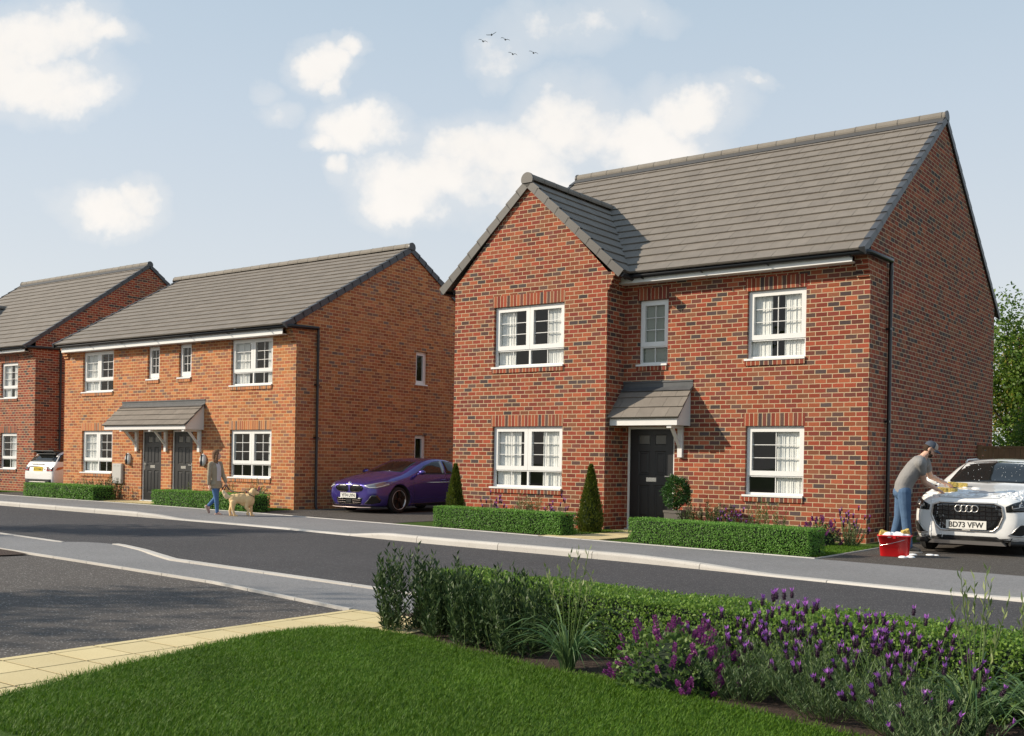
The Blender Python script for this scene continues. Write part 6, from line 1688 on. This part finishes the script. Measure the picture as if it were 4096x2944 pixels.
for s_ in 'NF': chain(m, [J['hip' + s_], J['knee' + s_], J['ank' + s_] + Vector((0, 0, .005))], [.082, .056, .038])
m.ell(J['pelvis'], (.10, .13, .10)); own(fused('jeans', m, MT['denim2'], woman, .008, 3), woman)
for s_ in 'NF':
    h, t = J['heel' + s_], J['toe' + s_]; m = MB(); chain(m, [h, h.lerp(t, .5), t], [.034, .032, .026]); s0 = own(fused('shoe', m, MT['shoe_pink'], woman, .007, 2), woman)
    m = MB(); dn = Vector((0, 0, -.022)) if s_ == 'N' else Vector((-.018, -.016, -.006)); chain(m, [h + dn, t + dn * .7], [.026, .022]); own(fused('sole', m, MT['shoe_sole'], s0, .007, 2), woman)

# ------------- dog
J = {'hipc': (-13.521, -3.068, .405), 'loin': (-13.453, -2.981, .425), 'mid': (-13.403, -2.917, .410), 'chest': (-13.323, -2.816, .385), 'withers': (-13.342, -2.840, .450), 'neckb': (-13.295, -2.780, .46), 'neck': (-13.280, -2.760, .520), 'head': (-13.257, -2.731, .580), 'muzzle': (-13.213, -2.675, .548), 'nose': (-13.185, -2.640, .545), 'jaw': (-13.214, -2.676, .505), 'ear': (-13.262, -2.80, .585), 'earb': (-13.262, -2.812, .505), 'tailb': (-13.553, -3.110, .440), 'tail1': (-13.592, -3.158, .445), 'tail2': (-13.629, -3.205, .50), 'tailt': (-13.655, -3.240, .585),
     'hN1': (-13.485, -3.10, .332), 'hN2': (-13.487, -3.115, .250), 'hN3': (-13.478, -3.112, .150), 'hN4': (-13.455, -3.085, .035), 'hNt': (-13.425, -3.048, .024), 'hF1': (-13.565, -3.045, .327), 'hF2': (-13.585, -3.065, .235), 'hF3': (-13.610, -3.095, .140), 'hF4': (-13.603, -3.085, .035), 'hFt': (-13.575, -3.050, .024), 'fN0': (-13.288, -2.86, .38), 'fN1': (-13.290, -2.875, .295), 'fN2': (-13.296, -2.885, .215), 'fN3': (-13.262, -2.842, .150), 'fN4': (-13.285, -2.868, .070), 'fNt': (-13.272, -2.850, .050), 'fF0': (-13.34, -2.765, .38), 'fF1': (-13.328, -2.745, .29), 'fF2': (-13.318, -2.735, .16), 'fF3': (-13.310, -2.722, .04), 'fFt': (-13.282, -2.688, .024)}
J = {k: Vector(v) + Vector((.285, -.222, 0)) for k, v in J.items()}
dog = thing('dog', 'golden long-haired dog trotting on a lead with its mouth open', 'dog', (-13.115, -3.142, 0))
m = MB(); df = (J['chest'] - J['hipc']); df.z = 0; df.normalize(); Hd = frame(df, (0, 0, 1))
for c, r in (('hipc', (.115, .10, .115)), ('loin', (.13, .10, .112)), ('mid', (.14, .11, .130)), ('chest', (.13, .112, .150)), ('withers', (.10, .07, .07))): m.ell(J[c], r, 14, 10, M=Hd)
chain(m, [J['hipc'], J['mid'], J['chest'], J['neckb'], J['neck'], J['head']], [.10, .112, .115, .100, .084, .070])
m.ell(J['chest'] + df * .07 + Vector((0, 0, -.01)), (.075, .08, .13), 12, 8)
for k in range(6): m.ell(J['mid'].lerp(J['chest'], k / 5) + Vector((0, 0, -.115)), (.04, .05, .04 + .006 * (k % 2)), 8, 6)
chain(m, [J['head'], J['muzzle'], J['nose']], [.072, .042, .028]); bone(m, J['head'].lerp(J['jaw'], .5), J['jaw'], .03, .017)
sdv = Vector((-df.y, df.x, 0))
for k in (-1, 1): chain(m, [J['head'] + sdv * .050 * k + Vector((-.01, -.01, .018)), J['head'] + sdv * .062 * k + Vector((-.015, -.015, -.03)), J['head'] + sdv * .058 * k + Vector((-.012, -.012, -.075))], [.022, .027, .018])
for s_ in 'NF':
    m.ell(J['h%s1' % s_] + Vector((0, 0, .02)), (.075, .045, .085), M=Hd); chain(m, [J['h%s1' % s_], J['h%s2' % s_], J['h%s3' % s_], J['h%s4' % s_], J['h%st' % s_]], [.078, .052, .030, .026, .024])
chain(m, [J['fN0'], J['fN1'], J['fN2'], J['fN3'], J['fN4'], J['fNt']], [.07, .052, .044, .032, .025, .022]); chain(m, [J['fF0'], J['fF1'], J['fF2'], J['fF3'], J['fFt']], [.07, .054, .038, .028, .024])
own(fused('body', m, MT['fur'], dog, .006, 7), dog)
m = MB(); chain(m, [J['tailb'], J['tail1'], J['tail2'], J['tailt']], [.032, .042, .044, .018])
for k in np.linspace(.1, 1, 7): 
    p = J['tail1'].lerp(J['tail2'], k * 2) if k < .5 else J['tail2'].lerp(J['tailt'], (k - .5) * 2); m.ell(p - df * .03 * (1 - k * .5) + Vector((0, 0, -.022)), (.03, .018, .045))
own(fused('tail', m, MT['fur_light'], dog, .006, 2), dog)
m = MB(); m.ell(J['nose'] + df * .024 + Vector((0, 0, .010)), (.016, .017, .014)); own(m.build('nose', MT['ink'], dog, smooth=True), dog)
for k in (-1, 1): m = MB(); m.ell(J['head'] + df * .060 + sdv * .030 * k + Vector((0, 0, .018)), (.011, .010, .011), 8, 6); own(m.build('eye', MT['ink'], dog, smooth=True), dog)
m = MB(); mouth = J['muzzle'].lerp(J['jaw'], .55); bone(m, mouth - df * .02, mouth + df * .015 + Vector((0, 0, -.004)), .014, .018); own(m.build('mouth', MT['ink'], dog, smooth=True), dog)
m = MB(); chain(m, [mouth, mouth + df * .035 + Vector((0, 0, -.008)), mouth + df * .042 + Vector((0, 0, -.028))], [.011, .013, .009]); own(m.build('tongue', MT['tongue'], dog, smooth=True), dog)
nk = J['neck'].lerp(J['neckb'], .45); m = MB(); Hn = frame((J['head'] - J['neckb']), (0, 0, 1)); m.tube([nk + Hn @ Vector((0, math.cos(a) * .096, math.sin(a) * .096)) for a in np.linspace(0, 2 * PI, 25)], .008, 6); col = m.build('collar', MT['matt_black'], None, smooth=True)
tag(col, 'dark collar round the neck of the golden dog', 'collar')
hp = J_w = Vector((-13.722, -3.115, .70)); m = MB()
pts = [nk + Vector((-.03, -.04, .070)), Vector((-13.02, -3.12, .565)), Vector((-13.12, -3.25, .558)), Vector((-13.32, -3.29, .585)), Vector((-13.54, -3.21, .640)), hp, Vector((-13.775, -3.16, .645)), Vector((-13.785, -3.17, .580)), Vector((-13.75, -3.14, .600)), hp + Vector((.004, .003, -.012))]
cu = []
for i in range(len(pts) - 1):
    p0, p1, p2, p3 = pts[max(i - 1, 0)], pts[i], pts[i + 1], pts[min(i + 2, len(pts) - 1)]
    for t in np.linspace(0, 1, 7)[:-1]: cu.append(.5 * ((2 * p1) + (p2 - p0) * t + (2 * p0 - 5 * p1 + 4 * p2 - p3) * t * t + (3 * p1 - p0 - 3 * p2 + p3) * t ** 3))
m.tube(cu + [pts[-1]], .013, 6); tag(m.build('dog_lead', MT['matt_black'], None, smooth=True), 'black dog lead running from the hand of the woman to the dog', 'dog lead')

# ------------- birds
C0 = Vector((6.356, -19.0804, 1.3426))
MT['bird'] = plain('dark bird', (.02, .02, .022), .8)
def bird_mesh(flat=False):
    m = MB(); m.ell((0, 0, 0), (.075, .20, .065), 10, 8); m.ell((0, -.20, .02), (.045, .06, .045), 8, 6); m.prism([(-.03, .15, 0), (.03, .15, 0), (.07, .34, 0), (-.07, .34, 0)], (0, 0, .012))
    for s in (-1, 1):
        P = [(.04, .02), (.22, .12 if not flat else .06), (.42, .10 if not flat else .12), (.50, .02 if not flat else .17)]
        rows = [[(s * x, y0 + abs(x) * .1, z), (s * x, y0 + c * .35 + abs(x) * .1, z + .014), (s * x, y0 + c + abs(x) * .1, z)] for (x, z), c, y0 in zip(P, (.20, .20, .16, .03), (-.09, -.11, -.09, 0))]
        m.grid(rows); m.grid([[(a[0], a[1], a[2] - .006) for a in r] for r in rows])
    return m
B0 = None
for i, (d, sc, ang, roll, lab) in enumerate([((-.581, .728, .363), .78, .6, .30, 'dark bird at the lower left of the flock'), ((-.574, .731, .368), .85, .6, -.28, 'gliding bird with flat outstretched wings, highest of the flock'), ((-.566, .740, .365), .78, .6, .30, 'dark bird just right of the gliding one'), ((-.563, .747, .354), .78, .6, .28, 'dark bird at the bottom of the flock'), ((-.548, .757, .355), .78, .6, .30, 'dark bird at the right end of the flock')]):
    if i == 1: o = bird_mesh(True).build('bird', MT['bird'], smooth=True)
    elif B0 is None: o = B0 = bird_mesh().build('bird', MT['bird'], smooth=True)
    else: o = B0.copy(); COL.objects.link(o)
    o.location = C0 + Vector(d) * 92; o.rotation_euler = (0.15, roll, ang); o.scale = (sc,) * 3; tag(o, lab, 'bird', 'birds in flight over the roofs')
# ---------------------------------------------------------------- sky, sun, camera
EL, SUNV = math.radians(28.5), Vector((-1.36, -1.0, .93))
az = math.atan2(SUNV.x, SUNV.y)
W = bpy.data.worlds.new('World'); S.world = W; W.use_nodes = True
wt = NT(W); bg = wt.n['Background']
sky = wt.new('ShaderNodeTexSky', sky_type='NISHITA'); sky.sun_disc = False
sky.sun_elevation = EL; sky.sun_rotation = az; sky.air_density = 1.0; sky.dust_density = 2.2; sky.ozone_density = 1.3; sky.altitude = 50
d = wt.new('ShaderNodeTexCoord').outputs['Generated']
FW, RT, UPV = Vector((-.597, .802, 0)), Vector((.802, .597, 0)), Vector((0, 0, 1))
fz = wt.math('MAXIMUM', wt.vmath('DOT_PRODUCT', d, FW, 1), .05)
pa = wt.math('DIVIDE', wt.vmath('DOT_PRODUCT', d, RT, 1), fz); pb = wt.math('DIVIDE', wt.vmath('DOT_PRODUCT', d, UPV, 1), fz)
cx = wt.new('ShaderNodeCombineXYZ'); wt.l.new(pa, cx.inputs[0]); wt.l.new(pb, cx.inputs[1]); P2 = cx.outputs[0]
warp = wt.vmath('SUBTRACT', wt.noise(P2, 9, 5, .6, out=1), (.5, .5, .5))
Pw = wt.vmath('ADD', P2, wt.vmath('SCALE', warp, .085))
det = wt.math('ADD', wt.math('MULTIPLY', wt.noise(P2, 11, 4, .55), .55), wt.math('MULTIPLY', wt.noise(P2, 34, 7, .6), .45))
CL = CLOUDS = [  # azimuth tangent, elevation tangent, half sizes, strength
    (-.440, .395, .075, .042, 1), (-.455, .350, .085, .035, 1), (-.425, .335, .060, .030, .9), (-.475, .375, .06, .05, 1), (-.385, .393, .035, .02, .8),
    (-.178, .372, .034, .024, 1), (-.168, .356, .014, .018, .9), (-.152, .384, .018, .014, .8),
    (-.146, .311, .052, .030, 1), (-.163, .273, .016, .016, .75), (-.105, .305, .022, .012, .5), (-.172, .297, .030, .012, .8),
    (-.377, .231, .055, .028, 1), (-.350, .246, .03, .024, .9), (-.224, .330, .022, .012, .55),
    (-.080, .265, .085, .035, 1), (-.105, .243, .05, .03, 1), (-.015, .285, .090, .050, 1), (.045, .315, .065, .045, 1), (.12, .300, .075, .045, 1), (.165, .335, .055, .032, 1), (.02, .25, .14, .035, .9), (-.055, .295, .04, .035, 1),
    (.030, .395, .055, .022, .55), (-.015, .378, .035, .020, .6), (.095, .418, .055, .016, .5), (.060, .405, .03, .015, .5),
    (.215, .355, .016, .010, .7), (-.395, .372, .012, .014, .6), (-.235, .352, .016, .010, .4)]
acc = None
sepw = wt.new('ShaderNodeSeparateXYZ'); wt.l.new(Pw, sepw.inputs[0])
for a, b_, ra, rb, k in CL:
    u = wt.math('DIVIDE', wt.math('SUBTRACT', sepw.outputs[0], a), ra); v = wt.math('DIVIDE', wt.math('SUBTRACT', sepw.outputs[1], b_), rb)
    e = wt.math('SUBTRACT', 1.0, wt.math('ADD', wt.math('MULTIPLY', u, u), wt.math('MULTIPLY', v, v)))
    e = wt.math('MULTIPLY', wt.math('MAXIMUM', e, -1.0), k)
    acc = e if acc is None else wt.math('MAXIMUM', acc, e)
den = wt.math('ADD', acc, wt.math('MULTIPLY', wt.math('SUBTRACT', det, .5), 2.0))
mr = wt.new('ShaderNodeMapRange', interpolation_type='SMOOTHSTEP'); wt.l.new(den, mr.inputs[0]); mr.inputs[1].default_value = .02; mr.inputs[2].default_value = .98
h2 = wt.new('ShaderNodeMapRange', interpolation_type='SMOOTHSTEP'); wt.l.new(acc, h2.inputs[0]); h2.inputs[1].default_value = -.95; h2.inputs[2].default_value = .7; h2.inputs[4].default_value = .32
alpha = wt.math('MAXIMUM', wt.math('MULTIPLY', mr.outputs[0], .92), h2.outputs[0])
# thin veil of high cloud, whiter towards the horizon
sz = wt.new('ShaderNodeSeparateXYZ'); wt.l.new(d, sz.inputs[0])
veil = wt.new('ShaderNodeMapRange', interpolation_type='SMOOTHSTEP'); wt.l.new(sz.outputs[2], veil.inputs[0]); veil.inputs[1].default_value = .55; veil.inputs[2].default_value = .02; veil.inputs[3].default_value = .60; veil.inputs[4].default_value = .95
CLOUDC = wt.mix(wt.noise(P2, 11, 4), (7.7, 7.35, 6.95), (8.9, 8.5, 8.0))
vc = wt.ramp(sz.outputs[2], [(0, (.640, .660, .670)), (.12, (.600, .635, .665)), (.30, (.47, .555, .640)), (.48, (.335, .460, .575)), (.9, (.22, .36, .52))])
c = wt.mix(.82, sky.outputs[0], wt.vmath('SCALE', vc, 10.6))
c = wt.mix(alpha, c, CLOUDC)
wt.l.new(c, bg.inputs[0]); bg.inputs[1].default_value = .1

sl = bpy.data.lights.new('sun', 'SUN'); sl.energy = 4.7; sl.angle = math.radians(.53); sl.color = (1, .885, .72)
so = link('sun', sl); so.rotation_euler = (-SUNV).to_track_quat('-Z', 'Y').to_euler()
cam = bpy.data.cameras.new('camera'); cam.sensor_width = 36; cam.sensor_fit = 'HORIZONTAL'
cam.lens = 4309.75 / 4096 * 36; cam.shift_x = 0; cam.shift_y = 376.1 / 4096; cam.clip_end = 3000; cam.clip_start = .05
co = link('camera', cam); yaw, roll = .6401, .0167
f = Vector((-math.sin(yaw), math.cos(yaw), 0)); r = Vector((math.cos(yaw), math.sin(yaw), 0)); u = Vector((0, 0, 1))
r2 = r * math.cos(roll) + u * math.sin(roll); u2 = -r * math.sin(roll) + u * math.cos(roll)
R = Matrix((r2, u2, -f)).transposed().to_4x4(); R.translation = Vector((6.356, -19.0804, 1.3426)); co.matrix_world = R
S.camera = co
S.view_settings.view_transform = 'Standard'; S.view_settings.look = 'None'; S.view_settings.exposure = .27; S.view_settings.gamma = 1
S.cycles.max_bounces = 6; S.cycles.transparent_max_bounces = 12; S.cycles.caustics_reflective = False; S.cycles.caustics_refractive = False
S.cycles.use_denoising = True; S.cycles.sample_clamp_indirect = 6
S.render.film_transparent = False
